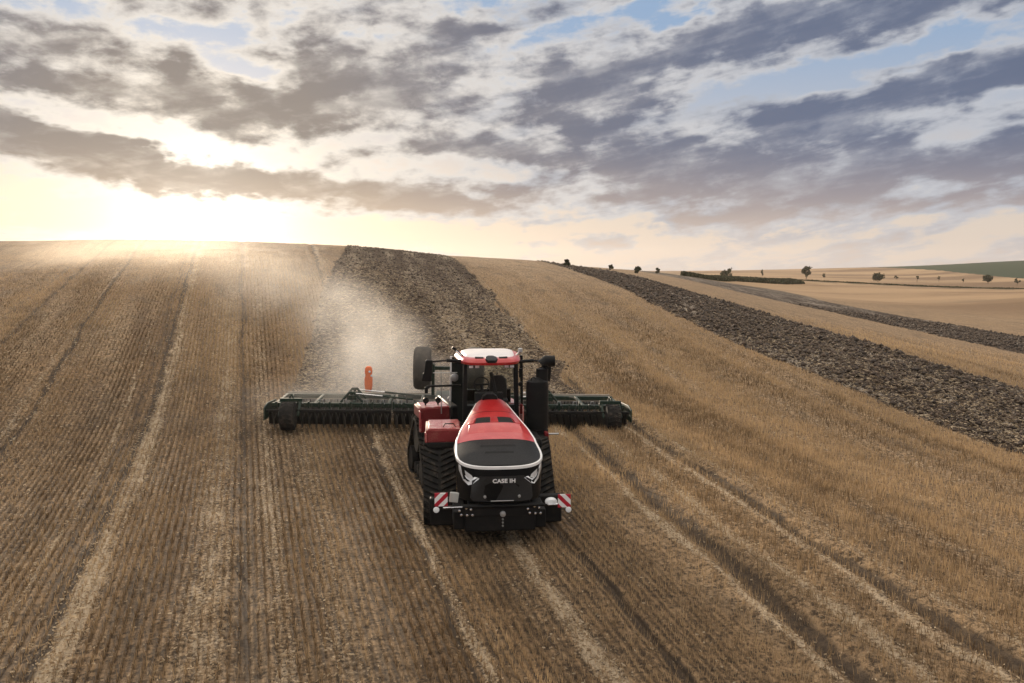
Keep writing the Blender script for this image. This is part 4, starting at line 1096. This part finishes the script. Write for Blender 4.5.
o = mesh_np('vineyard', V.reshape(-1, 3), np.arange(4 * n).reshape(-1, 4), LEAF, None, {'tint': np.repeat(np.clip(rng.normal(.4, .25, n), 0, 1), 4)}); o['kind'] = 'stuff'


# low hedge and rough grass along the far road
hd = []
for (a, b_) in zip(ROAD[:-1], ROAD[1:]):
    nn = int(np.hypot(*(b_ - a)) * 34); tt = rng.random(nn)[:, None]; p = a + (b_ - a) * tt + rng.normal(0, .55, (nn, 2)) + np.array([6., 10.])
    hd.append(np.c_[p, rng.random(nn) * .5 * (.5 + vnoise(p[:, 0] * .1, p[:, 1] * .1, 40))])
hd = np.concatenate(hd); hd[:, 2] += land(hd[:, 0], hd[:, 1]) - .1
n = len(hd); u = rng.normal(0, 1, (n, 3)); u /= np.linalg.norm(u, axis=1)[:, None]; v = np.cross(u, rng.normal(0, 1, (n, 3))); v /= np.linalg.norm(v, axis=1)[:, None]
s = (.2 + .2 * rng.random(n))[:, None]
V = np.stack([hd - u * s - v * s * .7, hd + u * s - v * s * .7, hd + u * s + v * s * .7, hd - u * s + v * s * .7], 1)
o = mesh_np('hedge', V.reshape(-1, 3), np.arange(4 * n).reshape(-1, 4), LEAF, None, {'tint': np.repeat(np.clip(rng.normal(.45, .25, n), 0, 1), 4)})
tag(o, 'low dark hedge drawn as a line across the far pale fields below the trees', 'hedge')


# ------------------------------------------------------------------ air and dust
def volume(name, lo, hi, density, col, g, noise=None, rotz=0.):
    mb = MB(); c = [(a + b_) / 2 for a, b_ in zip(lo, hi)]; s = [b_ - a for a, b_ in zip(lo, hi)]
    mb.box((0, 0, 0), s)
    m = bpy.data.materials.new(name); m.use_nodes = True; t = T(m.node_tree); m.node_tree.nodes.clear()
    out = t.n('ShaderNodeOutputMaterial'); pv = t.n('ShaderNodeVolumePrincipled')
    pv.inputs['Color'].default_value = (*col, 1); pv.inputs['Anisotropy'].default_value = g; pv.inputs['Density'].default_value = density
    if noise:
        pos = t.n('ShaderNodeTexCoord').outputs['Object']
        t.put(pv.inputs['Density'], noise(t, pos, s) * density)
    t.t.links.new(pv.outputs[0], out.inputs['Volume'])
    o = mb.build(name, m); o.location = c; o.rotation_euler[2] = rotz; o['kind'] = 'stuff'
    return o


def puff(blobs, sc=.32):
    """soft billows: a sum of round swellings broken up by noise; blobs in metres from the box centre"""
    def f(t, pos, s):
        w = t.noise(pos, sc, 4, .6, .0, color=True)
        wv = t.n('ShaderNodeVectorMath', operation='MULTIPLY_ADD'); t.put(wv.inputs[0], w); wv.inputs[1].default_value = (3.2, 3.2, 1.6); wv.inputs[2].default_value = (-1.6, -1.6, -.8)
        ad = t.n('ShaderNodeVectorMath', operation='ADD'); t.put(ad.inputs[0], pos); t.put(ad.inputs[1], wv.outputs[0])
        tot = 0.0
        for (x, y, z, rx, ry, rz, a) in blobs:
            mp = t.n('ShaderNodeMapping', vector_type='TEXTURE'); t.put(mp.inputs[0], ad.outputs[0])
            mp.inputs['Location'].default_value = (x, y, z); mp.inputs['Scale'].default_value = (rx, ry, rz)
            ln = t.n('ShaderNodeVectorMath', operation='LENGTH'); t.put(ln.inputs[0], mp.outputs[0])
            tot = t.ss(ln.outputs['Value'], .05, 1.0, a, 0.) + tot
        n = t.noise(pos, sc * 1.7, 5, .62)
        return tot * t.ss(n, .30, .72, .25, 1.5)
    return f

# billowing behind the harrow, drifting up the hill to the left
volume('dust_cloud', (-17, 28.5, -.8), (11, 74.5, 8.2), .20, (.995, .97, .93), .42,
       puff([(2.2, -17.0, -2.5, 3.2, 4.5, 2.4, 1.0), (2.8, -12.5, -1.8, 3.0, 5.5, 2.9, .62), (4.4, -19, -2.8, 2.8, 3.5, 1.7, 1.0), (1.0, -7, -.6, 3.6, 8, 3.0, .30), (-3, 1, .8, 6.0, 11, 3.4, .11), (-6, 10, 1.8, 7.5, 12, 3.6, .06), (.8, -20, -2.9, 4.2, 2.0, 1.3, .6), (-4.5, -21, -3.5, 4., 1.6, .5, .14)], .38))
volume('dust_drift', (-58, 56, 0), (0, 116, 15), .020, (.99, .90, .78), .60,
       puff([(7, 0, -1.2, 13, 24, 4.2, 1.0), (-1, 4, -.6, 11, 18, 3.8, .6), (15, -12, -2.2, 10, 20, 4.2, .7)], .07))
hz = volume('haze', (-1750, -1750, -60), (1750, 1750, 48), .00010, (.98, .90, .80), .6)
